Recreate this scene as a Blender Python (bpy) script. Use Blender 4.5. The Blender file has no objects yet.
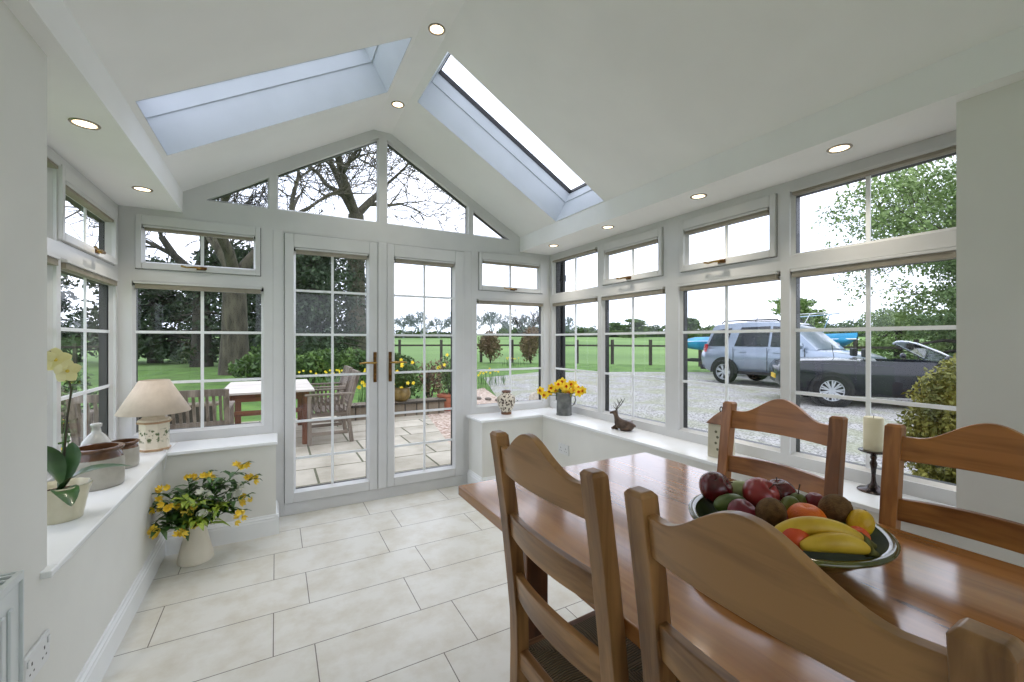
import bpy, bmesh, math, random
from mathutils import Vector, Matrix, noise
PI = math.pi
C = bpy.context.scene.collection
random.seed(7)

# ------------------------------------------------------------------ camera
FPX = 424.3
YAW = math.atan(236 / FPX)
cam = bpy.data.cameras.new('camera')
cam.sensor_width = 36
cam.lens = FPX * 36 / 1024
cam.shift_y = -1 / 1024
cam.clip_start = 0.02
cam.clip_end = 1500
camo = bpy.data.objects.new('camera', cam)
C.objects.link(camo)
camo.location = (0, 0, 1.3)
camo.rotation_euler = (PI / 2, 0, -YAW)
bpy.context.scene.camera = camo

# ------------------------------------------------------------------ view
sc = bpy.context.scene
sc.view_settings.view_transform = 'Standard'
sc.view_settings.look = 'None'
sc.view_settings.gamma = 1
sc.view_settings.use_curve_mapping = False
sc.view_settings.exposure = 0.30
sc.cycles.use_denoising = True
sc.cycles.max_bounces = 10
sc.cycles.diffuse_bounces = 6
sc.cycles.glossy_bounces = 4
sc.cycles.transparent_max_bounces = 24
sc.cycles.sample_clamp_indirect = 6

# ------------------------------------------------------------------ sky: bright thin overcast
world = bpy.data.worlds.new('overcast_sky')
sc.world = world
world.use_nodes = True
wn, wl = world.node_tree.nodes, world.node_tree.links
wn.clear()
w_out = wn.new('ShaderNodeOutputWorld')
w_bg = wn.new('ShaderNodeBackground')
w_tc = wn.new('ShaderNodeTexCoord')
w_map = wn.new('ShaderNodeMapping')
w_map.inputs['Scale'].default_value = (1.2, 1.2, 4.0)
w_ns = wn.new('ShaderNodeTexNoise')
w_ns.inputs['Scale'].default_value = 2.2
w_ns.inputs['Detail'].default_value = 6
w_rp = wn.new('ShaderNodeValToRGB')
w_rp.color_ramp.elements[0].position = 0.3
w_rp.color_ramp.elements[0].color = (0.77, 0.84, 1.04, 1)
w_rp.color_ramp.elements[1].position = 0.62
w_rp.color_ramp.elements[1].color = (0.90, 0.93, 1.06, 1)
w_bg.inputs['Strength'].default_value = 1.85
wl.new(w_tc.outputs['Generated'], w_map.inputs['Vector'])
wl.new(w_map.outputs['Vector'], w_ns.inputs['Vector'])
wl.new(w_ns.outputs['Fac'], w_rp.inputs['Fac'])
wl.new(w_rp.outputs['Color'], w_bg.inputs['Color'])
wl.new(w_bg.outputs['Background'], w_out.inputs['Surface'])

DOWNLIGHT_W = 10.0       # watts of each ceiling downlight
GLOW = 3.0             # brightness of each visible bulb

# ------------------------------------------------------------------ materials
MATS = {}


def srgb(r, g, b):
    def f(c):
        c = c / 255.0
        return c / 12.92 if c <= 0.04045 else ((c + 0.055) / 1.055) ** 2.4
    return (f(r), f(g), f(b), 1)


def newmat(name):
    m = bpy.data.materials.new(name)
    m.use_nodes = True
    n = m.node_tree.nodes
    b = n['Principled BSDF']
    return m, n, m.node_tree.links, b


def noisy(name, c1, c2, scale=8.0, rough=0.5, detail=4, stretch=(1, 1, 1), bump=0.0, metal=0.0, coat=0.0,
          lo=0.35, hi=0.65, bscale=None, coords='Object', spec=0.5, trans=0.0):
    """principled surface whose colour wanders between c1 and c2"""
    if name in MATS:
        return MATS[name]
    m, n, l, b = newmat(name)
    tc = n.new('ShaderNodeTexCoord')
    mp = n.new('ShaderNodeMapping')
    mp.inputs['Scale'].default_value = stretch
    ns = n.new('ShaderNodeTexNoise')
    ns.inputs['Scale'].default_value = scale
    ns.inputs['Detail'].default_value = detail
    rp = n.new('ShaderNodeValToRGB')
    rp.color_ramp.elements[0].position = lo
    rp.color_ramp.elements[0].color = srgb(*c1)
    rp.color_ramp.elements[1].position = hi
    rp.color_ramp.elements[1].color = srgb(*c2)
    l.new(tc.outputs[coords], mp.inputs['Vector'])
    l.new(mp.outputs['Vector'], ns.inputs['Vector'])
    l.new(ns.outputs['Fac'], rp.inputs['Fac'])
    l.new(rp.outputs['Color'], b.inputs['Base Color'])
    b.inputs['Roughness'].default_value = rough
    b.inputs['Metallic'].default_value = metal
    b.inputs['Specular IOR Level'].default_value = spec
    b.inputs['Coat Weight'].default_value = coat
    b.inputs['Coat Roughness'].default_value = 0.08
    if bump:
        bp = n.new('ShaderNodeBump')
        bp.inputs['Strength'].default_value = bump
        bp.inputs['Distance'].default_value = 0.01
        if bscale:
            n2 = n.new('ShaderNodeTexNoise')
            n2.inputs['Scale'].default_value = bscale
            n2.inputs['Detail'].default_value = 5
            l.new(mp.outputs['Vector'], n2.inputs['Vector'])
            l.new(n2.outputs['Fac'], bp.inputs['Height'])
        else:
            l.new(ns.outputs['Fac'], bp.inputs['Height'])
        l.new(bp.outputs['Normal'], b.inputs['Normal'])
    MATS[name] = m
    return m


def wood(name, dark, light, axis, rough=0.35, coat=0.2, knots=(), seams=None, gscale=9.0):
    """grain running along axis 0/1/2; knots: (x, y, rx, ry); seams: list of x positions between boards"""
    if name in MATS:
        return MATS[name]
    m, n, l, b = newmat(name)
    tc = n.new('ShaderNodeTexCoord')
    mp = n.new('ShaderNodeMapping')
    s = [1.0, 1.0, 1.0]
    s[axis] = 0.09
    mp.inputs['Scale'].default_value = s
    l.new(tc.outputs['Object'], mp.inputs['Vector'])
    ns = n.new('ShaderNodeTexNoise')
    ns.inputs['Scale'].default_value = gscale * 4
    ns.inputs['Detail'].default_value = 7
    ns.inputs['Distortion'].default_value = 0.6
    big = n.new('ShaderNodeTexNoise')
    big.inputs['Scale'].default_value = gscale
    big.inputs['Detail'].default_value = 3
    big.inputs['Distortion'].default_value = 1.2
    l.new(mp.outputs['Vector'], ns.inputs['Vector'])
    l.new(mp.outputs['Vector'], big.inputs['Vector'])
    mx = n.new('ShaderNodeMath')
    mx.operation = 'ADD'
    h1 = n.new('ShaderNodeMath'); h1.operation = 'MULTIPLY'; h1.inputs[1].default_value = 0.45
    h2 = n.new('ShaderNodeMath'); h2.operation = 'MULTIPLY'; h2.inputs[1].default_value = 0.55
    l.new(ns.outputs['Fac'], h1.inputs[0])
    l.new(big.outputs['Fac'], h2.inputs[0])
    l.new(h1.outputs[0], mx.inputs[0])
    l.new(h2.outputs[0], mx.inputs[1])
    rp = n.new('ShaderNodeValToRGB')
    rp.color_ramp.elements[0].position = 0.40
    rp.color_ramp.elements[0].color = srgb(*dark)
    rp.color_ramp.elements[1].position = 0.60
    rp.color_ramp.elements[1].color = srgb(*light)
    l.new(mx.outputs[0], rp.inputs['Fac'])
    col = rp.outputs['Color']
    sep = n.new('ShaderNodeSeparateXYZ')
    l.new(tc.outputs['Object'], sep.inputs[0])
    if seams:
        for sx in seams:
            d = n.new('ShaderNodeMath'); d.operation = 'SUBTRACT'; d.inputs[1].default_value = sx
            l.new(sep.outputs['X'], d.inputs[0])
            a = n.new('ShaderNodeMath'); a.operation = 'ABSOLUTE'
            l.new(d.outputs[0], a.inputs[0])
            k = n.new('ShaderNodeMapRange')
            k.inputs['From Min'].default_value = 0.0015
            k.inputs['From Max'].default_value = 0.005
            k.inputs['To Min'].default_value = 0.22
            k.inputs['To Max'].default_value = 0.0
            l.new(a.outputs[0], k.inputs['Value'])
            mix = n.new('ShaderNodeMix'); mix.data_type = 'RGBA'
            mix.inputs['B'].default_value = srgb(70, 42, 22)
            l.new(k.outputs['Result'], mix.inputs['Factor'])
            l.new(col, mix.inputs['A'])
            col = mix.outputs['Result']
    for (kx, ky, rx, ry) in knots:
        off = n.new('ShaderNodeMapping')
        off.vector_type = 'POINT'
        off.inputs['Location'].default_value = (-kx / rx, -ky / ry, 0)
        off.inputs['Scale'].default_value = (1 / rx, 1 / ry, 0)
        l.new(tc.outputs['Object'], off.inputs['Vector'])
        ln = n.new('ShaderNodeVectorMath'); ln.operation = 'LENGTH'
        l.new(off.outputs['Vector'], ln.inputs[0])
        wob = n.new('ShaderNodeTexNoise'); wob.inputs['Scale'].default_value = 60; wob.inputs['Detail'].default_value = 4
        l.new(mp.outputs['Vector'], wob.inputs['Vector'])
        ad = n.new('ShaderNodeMath'); ad.operation = 'ADD'
        l.new(ln.outputs['Value'], ad.inputs[0]); l.new(wob.outputs['Fac'], ad.inputs[1])
        k = n.new('ShaderNodeMapRange')
        k.inputs['From Min'].default_value = 0.95
        k.inputs['From Max'].default_value = 1.5
        k.inputs['To Min'].default_value = 0.9
        k.inputs['To Max'].default_value = 0.0
        l.new(ad.outputs[0], k.inputs['Value'])
        mix = n.new('ShaderNodeMix'); mix.data_type = 'RGBA'
        mix.inputs['B'].default_value = srgb(48, 30, 18)
        l.new(k.outputs['Result'], mix.inputs['Factor'])
        l.new(col, mix.inputs['A'])
        col = mix.outputs['Result']
    l.new(col, b.inputs['Base Color'])
    b.inputs['Roughness'].default_value = rough
    b.inputs['Coat Weight'].default_value = coat
    b.inputs['Coat Roughness'].default_value = 0.12
    bp = n.new('ShaderNodeBump')
    bp.inputs['Strength'].default_value = 0.06
    bp.inputs['Distance'].default_value = 0.004
    l.new(mx.outputs[0], bp.inputs['Height'])
    l.new(bp.outputs['Normal'], b.inputs['Normal'])
    MATS[name] = m
    return m


def tile_mat():
    m, n, l, b = newmat('floor_tiles')
    tc = n.new('ShaderNodeTexCoord')
    mp = n.new('ShaderNodeMapping')
    mp.inputs['Location'].default_value = (-0.145 + 6.2, -1.998 + 6.38, 0)
    l.new(tc.outputs['Object'], mp.inputs['Vector'])
    br = n.new('ShaderNodeTexBrick')
    br.offset = 0.25
    br.offset_frequency = 2
    br.inputs['Scale'].default_value = 1
    br.inputs['Mortar Size'].default_value = 0.0022
    br.inputs['Mortar Smooth'].default_value = 0.1
    br.inputs['Brick Width'].default_value = 0.62
    br.inputs['Row Height'].default_value = 0.319
    br.inputs['Color1'].default_value = srgb(222, 221, 214)
    br.inputs['Color2'].default_value = srgb(229, 228, 222)
    br.inputs['Mortar'].default_value = srgb(120, 114, 105)
    l.new(mp.outputs['Vector'], br.inputs['Vector'])
    ns = n.new('ShaderNodeTexNoise')
    ns.inputs['Scale'].default_value = 5
    ns.inputs['Detail'].default_value = 7
    ns.inputs['Roughness'].default_value = 0.65
    l.new(tc.outputs['Object'], ns.inputs['Vector'])
    rp = n.new('ShaderNodeValToRGB')
    rp.color_ramp.elements[0].position = 0.34
    rp.color_ramp.elements[0].color = srgb(230, 224, 212)
    rp.color_ramp.elements[1].position = 0.58
    rp.color_ramp.elements[1].color = (1, 1, 1, 1)
    l.new(ns.outputs['Fac'], rp.inputs['Fac'])
    mix = n.new('ShaderNodeMix'); mix.data_type = 'RGBA'; mix.blend_type = 'MULTIPLY'
    mix.inputs['Factor'].default_value = 0.75
    l.new(br.outputs['Color'], mix.inputs['A'])
    l.new(rp.outputs['Color'], mix.inputs['B'])
    l.new(mix.outputs['Result'], b.inputs['Base Color'])
    b.inputs['Roughness'].default_value = 0.33
    bp = n.new('ShaderNodeBump')
    bp.invert = True
    bp.inputs['Strength'].default_value = 0.3
    bp.inputs['Distance'].default_value = 0.002
    l.new(br.outputs['Fac'], bp.inputs['Height'])
    l.new(bp.outputs['Normal'], b.inputs['Normal'])
    return m


def paving_mat(name, c1, c2, mortar, bw, rh, rot=0.0, grass=True):
    m, n, l, b = newmat(name)
    tc = n.new('ShaderNodeTexCoord')
    mp = n.new('ShaderNodeMapping')
    mp.inputs['Rotation'].default_value = (0, 0, rot)
    l.new(tc.outputs['Object'], mp.inputs['Vector'])
    br = n.new('ShaderNodeTexBrick')
    br.offset = 0.4
    br.squash = 0.7
    br.squash_frequency = 2
    br.inputs['Scale'].default_value = 1
    br.inputs['Mortar Size'].default_value = 0.012
    br.inputs['Brick Width'].default_value = bw
    br.inputs['Row Height'].default_value = rh
    br.inputs['Color1'].default_value = srgb(*c1)
    br.inputs['Color2'].default_value = srgb(*c2)
    br.inputs['Mortar'].default_value = srgb(*mortar)
    l.new(mp.outputs['Vector'], br.inputs['Vector'])
    ns = n.new('ShaderNodeTexNoise')
    ns.inputs['Scale'].default_value = 3
    ns.inputs['Detail'].default_value = 8
    l.new(tc.outputs['Object'], ns.inputs['Vector'])
    rp = n.new('ShaderNodeValToRGB')
    rp.color_ramp.elements[0].position = 0.3
    rp.color_ramp.elements[0].color = (0.62, 0.6, 0.55, 1)
    rp.color_ramp.elements[1].position = 0.6
    rp.color_ramp.elements[1].color = (1, 1, 1, 1)
    l.new(ns.outputs['Fac'], rp.inputs['Fac'])
    mix = n.new('ShaderNodeMix'); mix.data_type = 'RGBA'; mix.blend_type = 'MULTIPLY'
    mix.inputs['Factor'].default_value = 0.8
    l.new(br.outputs['Color'], mix.inputs['A'])
    l.new(rp.outputs['Color'], mix.inputs['B'])
    l.new(mix.outputs['Result'], b.inputs['Base Color'])
    b.inputs['Roughness'].default_value = 0.85
    return m


def gravel_mat(name, c1, c2, c3, scale):
    m, n, l, b = newmat(name)
    tc = n.new('ShaderNodeTexCoord')
    vo = n.new('ShaderNodeTexVoronoi')
    vo.inputs['Scale'].default_value = scale
    l.new(tc.outputs['Object'], vo.inputs['Vector'])
    rp = n.new('ShaderNodeValToRGB')
    rp.color_ramp.elements[0].position = 0.15
    rp.color_ramp.elements[0].color = srgb(*c1)
    rp.color_ramp.elements[1].position = 0.85
    rp.color_ramp.elements[1].color = srgb(*c2)
    sep = n.new('ShaderNodeSeparateColor')
    l.new(vo.outputs['Color'], sep.inputs['Color'])
    l.new(sep.outputs[0], rp.inputs['Fac'])
    ns = n.new('ShaderNodeTexNoise')
    ns.inputs['Scale'].default_value = 1.3
    ns.inputs['Detail'].default_value = 6
    l.new(tc.outputs['Object'], ns.inputs['Vector'])
    r2 = n.new('ShaderNodeValToRGB')
    r2.color_ramp.elements[0].position = 0.42
    r2.color_ramp.elements[0].color = (0, 0, 0, 1)
    r2.color_ramp.elements[1].position = 0.62
    r2.color_ramp.elements[1].color = (0.6, 0.6, 0.6, 1)
    l.new(ns.outputs['Fac'], r2.inputs['Fac'])
    mix = n.new('ShaderNodeMix'); mix.data_type = 'RGBA'
    mix.inputs['B'].default_value = srgb(*c3)
    l.new(r2.outputs['Color'], mix.inputs['Factor'])
    l.new(rp.outputs['Color'], mix.inputs['A'])
    l.new(mix.outputs['Result'], b.inputs['Base Color'])
    b.inputs['Roughness'].default_value = 0.95
    bp = n.new('ShaderNodeBump')
    bp.inputs['Strength'].default_value = 0.5
    bp.inputs['Distance'].default_value = 0.01
    l.new(vo.outputs['Distance'], bp.inputs['Height'])
    l.new(bp.outputs['Normal'], b.inputs['Normal'])
    return m


def glass_mat(name, tint=(1, 1, 1, 1), refl=1.0):
    m = bpy.data.materials.new(name)
    m.use_nodes = True
    n, l = m.node_tree.nodes, m.node_tree.links
    n.clear()
    out = n.new('ShaderNodeOutputMaterial')
    tr = n.new('ShaderNodeBsdfTransparent')
    tr.inputs['Color'].default_value = tint
    gl = n.new('ShaderNodeBsdfGlossy')
    gl.inputs['Roughness'].default_value = 0.01
    lw = n.new('ShaderNodeLayerWeight')
    lw.inputs['Blend'].default_value = 0.5
    fr = n.new('ShaderNodeMath'); fr.operation = 'POWER'; fr.inputs[1].default_value = 4.0
    l.new(lw.outputs['Facing'], fr.inputs[0])
    mu = n.new('ShaderNodeMath'); mu.operation = 'MULTIPLY_ADD'
    mu.inputs[1].default_value = 0.8 * refl
    mu.inputs[2].default_value = 0.07 * refl
    mx = n.new('ShaderNodeMixShader')
    l.new(fr.outputs[0], mu.inputs[0])
    l.new(mu.outputs[0], mx.inputs[0])
    l.new(tr.outputs[0], mx.inputs[1])
    l.new(gl.outputs[0], mx.inputs[2])
    l.new(mx.outputs[0], out.inputs['Surface'])
    return m


def emit_mat(name, col, strength):
    m, n, l, b = newmat(name)
    b.inputs['Base Color'].default_value = srgb(255, 240, 215)
    b.inputs['Emission Color'].default_value = col
    b.inputs['Emission Strength'].default_value = strength
    return m


def rush_mat():
    """woven rush seat: cords run inward from the four rails, meeting on the diagonals"""
    m, n, l, b = newmat('rush_seat_weave')
    tc = n.new('ShaderNodeTexCoord')
    sep = n.new('ShaderNodeSeparateXYZ')
    l.new(tc.outputs['Object'], sep.inputs[0])
    ax = n.new('ShaderNodeMath'); ax.operation = 'ABSOLUTE'; l.new(sep.outputs['X'], ax.inputs[0])
    ay = n.new('ShaderNodeMath'); ay.operation = 'ABSOLUTE'; l.new(sep.outputs['Y'], ay.inputs[0])
    mxx = n.new('ShaderNodeMath'); mxx.operation = 'MINIMUM'
    l.new(ax.outputs[0], mxx.inputs[0]); l.new(ay.outputs[0], mxx.inputs[1])
    mu = n.new('ShaderNodeMath'); mu.operation = 'MULTIPLY'; mu.inputs[1].default_value = 900
    l.new(mxx.outputs[0], mu.inputs[0])
    si = n.new('ShaderNodeMath'); si.operation = 'SINE'; l.new(mu.outputs[0], si.inputs[0])
    mr = n.new('ShaderNodeMapRange'); mr.inputs['From Min'].default_value = -1
    l.new(si.outputs[0], mr.inputs['Value'])
    rp = n.new('ShaderNodeValToRGB')
    rp.color_ramp.elements[0].color = srgb(96, 82, 58)
    rp.color_ramp.elements[1].color = srgb(146, 128, 94)
    l.new(mr.outputs['Result'], rp.inputs['Fac'])
    l.new(rp.outputs['Color'], b.inputs['Base Color'])
    b.inputs['Roughness'].default_value = 0.8
    bp = n.new('ShaderNodeBump'); bp.inputs['Strength'].default_value = 0.8; bp.inputs['Distance'].default_value = 0.004
    l.new(mr.outputs['Result'], bp.inputs['Height'])
    l.new(bp.outputs['Normal'], b.inputs['Normal'])
    return m


M = {}
M['wall'] = noisy('wall_paint', (222, 222, 216), (227, 227, 221), 3, 0.75, bump=0.03, bscale=250)
M['ceil'] = noisy('ceiling_paint', (240, 241, 240), (244, 245, 244), 3, 0.8, bump=0.02, bscale=250)
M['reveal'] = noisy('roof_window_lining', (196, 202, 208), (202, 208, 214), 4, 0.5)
M['upvc'] = noisy('white_upvc', (206, 207, 207), (213, 214, 214), 4, 0.28, bump=0.0)
M['gloss'] = noisy('white_gloss_trim', (236, 239, 240), (242, 244, 245), 4, 0.25)
M['dark_frame'] = noisy('dark_outer_frame', (8, 9, 13), (14, 15, 19), 6, 0.4)
M['gasket'] = noisy('black_gasket_and_gap_shade', (10, 12, 16), (18, 20, 26), 6, 0.5)
M['blind'] = noisy('greige_blind_fabric', (148, 142, 128), (158, 152, 138), 20, 0.8)
M['glass'] = glass_mat('window_glass', (0.97, 0.985, 0.98, 1), 0.5)
M['bar'] = noisy('white_glazing_bar', (232, 236, 238), (238, 241, 243), 4, 0.3)
M['brass'] = noisy('polished_brass', (150, 118, 62), (190, 158, 96), 25, 0.25, metal=1.0)
M['bronze'] = noisy('aged_bronze', (88, 62, 34), (120, 86, 48), 30, 0.35, metal=0.9)
M['chrome'] = noisy('brushed_chrome', (150, 140, 126), (175, 165, 150), 20, 0.25, metal=1.0)
M['glow'] = emit_mat('lamp_glow', (1.0, 0.80, 0.55, 1), GLOW)
M['tile'] = tile_mat()
M['rad'] = noisy('white_enamel', (214, 220, 220), (220, 226, 226), 4, 0.3)
M['socket'] = noisy('white_socket_plastic', (218, 220, 220), (224, 226, 226), 4, 0.35)
M['black'] = noisy('black_plastic', (14, 14, 15), (24, 24, 26), 10, 0.4)
for ax, nm in enumerate('xyz'):
    M['oak_' + nm] = wood('honey_wood_' + nm, (116, 68, 26), (176, 116, 56), ax, 0.38, 0.25)
    M['chest_' + nm] = wood('tan_wood_' + nm, (112, 74, 38), (176, 130, 80), ax, 0.38, 0.2)
    M['teak_' + nm] = wood('weathered_teak_' + nm, (96, 84, 72), (144, 132, 118), ax, 0.75, 0.0)
    M['teakred_' + nm] = wood('brown_teak_' + nm, (92, 54, 34), (132, 84, 56), ax, 0.6, 0.0)
    M['teakpale_' + nm] = wood('bleached_teak_' + nm, (186, 176, 164), (222, 214, 204), ax, 0.8, 0.0)
    M['fence_' + nm] = wood('dark_fence_timber_' + nm, (52, 47, 41), (80, 73, 65), ax, 0.8, 0.0)
M['table'] = wood('polished_table_top', (146, 92, 46), (184, 126, 72), 1, 0.16, 1.0,
                  knots=((1.126, 0.355, 0.011, 0.055), (1.10, 0.30, 0.005, 0.03), (1.14, 0.43, 0.004, 0.03)),
                  seams=(0.79, 0.985, 1.175, 1.37))
M['table_dark'] = wood('dark_table_leg', (84, 50, 28), (124, 78, 46), 2, 0.35, 0.2)
M['rush'] = rush_mat()


# ------------------------------------------------------------------ helpers
class MB:
    """collects primitive shapes into one bmesh"""

    def __init__(self):
        self.bm = bmesh.new()

    def face(self, pts):
        vs = [self.bm.verts.new(p) for p in pts]
        try:
            return self.bm.faces.new(vs)
        except ValueError:
            return None

    def box(self, x0, x1, y0, y1, z0, z1, M4=None):
        r = bmesh.ops.create_cube(self.bm, size=1.0)
        sx, sy, sz = x1 - x0, y1 - y0, z1 - z0
        for v in r['verts']:
            v.co = Vector((v.co.x * sx + (x0 + x1) / 2, v.co.y * sy + (y0 + y1) / 2, v.co.z * sz + (z0 + z1) / 2))
            if M4:
                v.co = M4 @ v.co
        return self

    def bar(self, p0, p1, w, h, up=(0, 0, 1)):
        """rectangular bar from p0 to p1, w across, h along 'up'"""
        p0, p1 = Vector(p0), Vector(p1)
        d = (p1 - p0).normalized()
        s = d.cross(Vector(up))
        if s.length < 1e-5:
            s = d.cross(Vector((1, 0, 0)))
        s.normalize()
        u = s.cross(d).normalized()
        a = [p + s * (i * w / 2) + u * (j * h / 2) for p in (p0, p1) for i, j in ((-1, -1), (1, -1), (1, 1), (-1, 1))]
        vs = [self.bm.verts.new(p) for p in a]
        for f in ((3, 2, 1, 0), (4, 5, 6, 7), (0, 1, 5, 4), (1, 2, 6, 5), (2, 3, 7, 6), (3, 0, 4, 7)):
            self.bm.faces.new([vs[i] for i in f])
        return self

    def tube(self, pts, rad, n=8, cap=True):
        pts = [Vector(p) for p in pts]
        if not hasattr(rad, '__len__'):
            rad = [rad] * len(pts)
        rings = []
        side = None
        for i, p in enumerate(pts):
            if i == 0:
                d = pts[1] - pts[0]
            elif i == len(pts) - 1:
                d = pts[-1] - pts[-2]
            else:
                d = pts[i + 1] - pts[i - 1]
            if d.length < 1e-9:
                d = Vector((0, 0, 1))
            d.normalize()
            if side is None:
                side = d.cross(Vector((0, 0, 1)))
                if side.length < 1e-3:
                    side = d.cross(Vector((1, 0, 0)))
            else:
                side = side - d * side.dot(d)
                if side.length < 1e-4:
                    side = d.cross(Vector((1, 0, 0)))
            side.normalize()
            u = d.cross(side)
            rings.append([self.bm.verts.new(p + (side * math.cos(2 * PI * k / n) + u * math.sin(2 * PI * k / n)) * rad[i])
                          for k in range(n)])
        for a, b in zip(rings, rings[1:]):
            for k in range(n):
                self.bm.faces.new((a[k], a[(k + 1) % n], b[(k + 1) % n], b[k]))
        if cap:
            self.bm.faces.new(rings[0][::-1])
            self.bm.faces.new(rings[-1])
        return self

    def lathe(self, prof, c=(0, 0, 0), n=24, sx=1.0, sy=1.0, fn=None):
        """prof: list of (r, z); closes at r = 0"""
        rings = []
        for r, z in prof:
            if r < 1e-6:
                rings.append([self.bm.verts.new((c[0], c[1], c[2] + z))])
            else:
                ring = []
                for k in range(n):
                    a = 2 * PI * k / n
                    q = fn(a, z) if fn else 1.0
                    ring.append(self.bm.verts.new((c[0] + r * q * sx * math.cos(a), c[1] + r * q * sy * math.sin(a), c[2] + z)))
                rings.append(ring)
        for a, b in zip(rings, rings[1:]):
            if len(a) == 1 and len(b) == 1:
                continue
            for k in range(n):
                if len(a) == 1:
                    self.bm.faces.new((a[0], b[(k + 1) % n], b[k]))
                elif len(b) == 1:
                    self.bm.faces.new((a[k], a[(k + 1) % n], b[0]))
                else:
                    self.bm.faces.new((a[k], a[(k + 1) % n], b[(k + 1) % n], b[k]))
        return self

    def prism(self, poly, a, b, axis='y'):
        """poly: 2D points; extruded from a to b along axis; x-> (p, q) = (y, z); y -> (x, z); z -> (x, y)"""
        def mk(p, t):
            if axis == 'x':
                return (t, p[0], p[1])
            if axis == 'y':
                return (p[0], t, p[1])
            return (p[0], p[1], t)
        v0 = [self.bm.verts.new(mk(p, a)) for p in poly]
        v1 = [self.bm.verts.new(mk(p, b)) for p in poly]
        self.bm.faces.new(v0)
        self.bm.faces.new(v1[::-1])
        n = len(poly)
        for i in range(n):
            self.bm.faces.new((v0[i], v1[i], v1[(i + 1) % n], v0[(i + 1) % n]))
        return self

    def ball(self, c, r, seg=16, rings=10, scale=(1, 1, 1), rot=None):
        res = bmesh.ops.create_uvsphere(self.bm, u_segments=seg, v_segments=rings, radius=r)
        m = Matrix.Translation(c) @ (rot.to_4x4() if rot else Matrix.Identity(4)) @ Matrix.Diagonal((*scale, 1))
        for v in res['verts']:
            v.co = m @ v.co
        return self

    def loft(self, rings, closed=True, cap=True):
        rr = [[self.bm.verts.new(p) for p in r] for r in rings]
        n = len(rr[0])
        for a, b in zip(rr, rr[1:]):
            for k in range(n if closed else n - 1):
                self.bm.faces.new((a[k], a[(k + 1) % n], b[(k + 1) % n], b[k]))
        if cap:
            try:
                self.bm.faces.new(rr[0][::-1]); self.bm.faces.new(rr[-1])
            except ValueError:
                pass
        return self

    def build(self, name, mat, parent=None, smooth=False, bevel=0.0, seg=2, subsurf=0, loc=None):
        bmesh.ops.recalc_face_normals(self.bm, faces=self.bm.faces)
        me = bpy.data.meshes.new(name)
        self.bm.to_mesh(me)
        self.bm.free()
        o = bpy.data.objects.new(name, me)
        C.objects.link(o)
        me.materials.append(mat)
        if smooth:
            for p in me.polygons:
                p.use_smooth = True
            if smooth != 'all':
                try:
                    me.set_sharp_from_angle(angle=math.radians(45 if smooth is True else smooth))
                except Exception:
                    pass
        if bevel:
            b = o.modifiers.new('bevel', 'BEVEL')
            b.width = bevel
            b.segments = seg
            b.limit_method = 'ANGLE'
            b.angle_limit = math.radians(40)
            b.harden_normals = True
        if subsurf:
            s = o.modifiers.new('subdivision', 'SUBSURF')
            s.levels = subsurf
            s.render_levels = subsurf
        if parent:
            o.parent = parent
        if loc:
            o.location = loc
        return o


def thing(name, label, cat, loc=(0, 0, 0), rotz=0, group=None, rot=None, scale=1.0):
    o = bpy.data.objects.new(name, None)
    C.objects.link(o)
    o.empty_display_size = 0.1
    o.location = loc
    o.rotation_euler = rot if rot else (0, 0, rotz)
    o.scale = (scale, scale, scale)
    o['label'] = label
    o['category'] = cat
    if group:
        o['group'] = group
    return o


def tag(o, label, cat, group=None, kind=None):
    o['label'] = label
    o['category'] = cat
    if group:
        o['group'] = group
    if kind:
        o['kind'] = kind
    return o


def struct(o):
    o['kind'] = 'structure'
    return o


def sroot(name):
    o = bpy.data.objects.new(name, None)
    C.objects.link(o)
    o['kind'] = 'structure'
    return o


def dup(root, loc=None, rotz=None, label=None, group=None, scale=None, rot=None):
    r = root.copy()
    C.objects.link(r)
    if loc is not None:
        r.location = loc
    if rotz is not None:
        r.rotation_euler = (0, 0, rotz)
    if rot is not None:
        r.rotation_euler = rot
    if scale is not None:
        r.scale = (scale, scale, scale)
    if label:
        r['label'] = label
    if group:
        r['group'] = group
    for ch in list(root.children):
        c = ch.copy()
        C.objects.link(c)
        c.parent = r
        for g in list(ch.children):
            d = g.copy()
            C.objects.link(d)
            d.parent = c
    return r


# ================================================================== THE ROOM
XL, XR, YG = -0.871, 2.41, 3.55          # inner faces of the three window runs
WL, WR = -0.60, 2.135                    # inner faces of the dwarf walls
SILL, SOF, FAS = 0.623, 2.152, 2.293     # sill top, soffit, top of the fascia
FLX, FRX, RIDL, RIDR, RIDZ = -0.544, 2.063, 0.689, 0.83, 3.004
YB = -2.4                                # back of the room
G = -0.06                                # outside ground

b = MB(); b.box(-1.0, 2.55, YB, 3.62, -0.12, 0.0)
struct(b.build('floor', M['tile']))

b = MB(); b.box(-0.98, WL, YB, 1.79, 0, SOF); b.box(-0.98, WL, 1.79, 3.6, 0, 0.601)
struct(b.build('wall_left', M['wall']))
b = MB(); b.box(WR, 2.52, YB, 0.556, 0, SOF); b.box(WR, 2.52, 0.556, 3.6, 0, 0.601)
struct(b.build('wall_right', M['wall']))
b = MB(); b.box(WL, 0.0, 3.262, 3.6, 0, 0.601); b.box(1.525, WR, 3.262, 3.6, 0, 0.601)
struct(b.build('wall_garden', M['wall']))
# unseen rear wall, wide opening added to let sky light in
b = MB(); b.box(-0.98, -0.35, YB - 0.15, YB, 0, 3.3); b.box(1.9, 2.52, YB - 0.15, YB, 0, 3.3); b.box(-0.35, 1.9, YB - 0.15, YB, 2.25, 3.3)
struct(b.build('wall_back', M['wall']))

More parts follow.
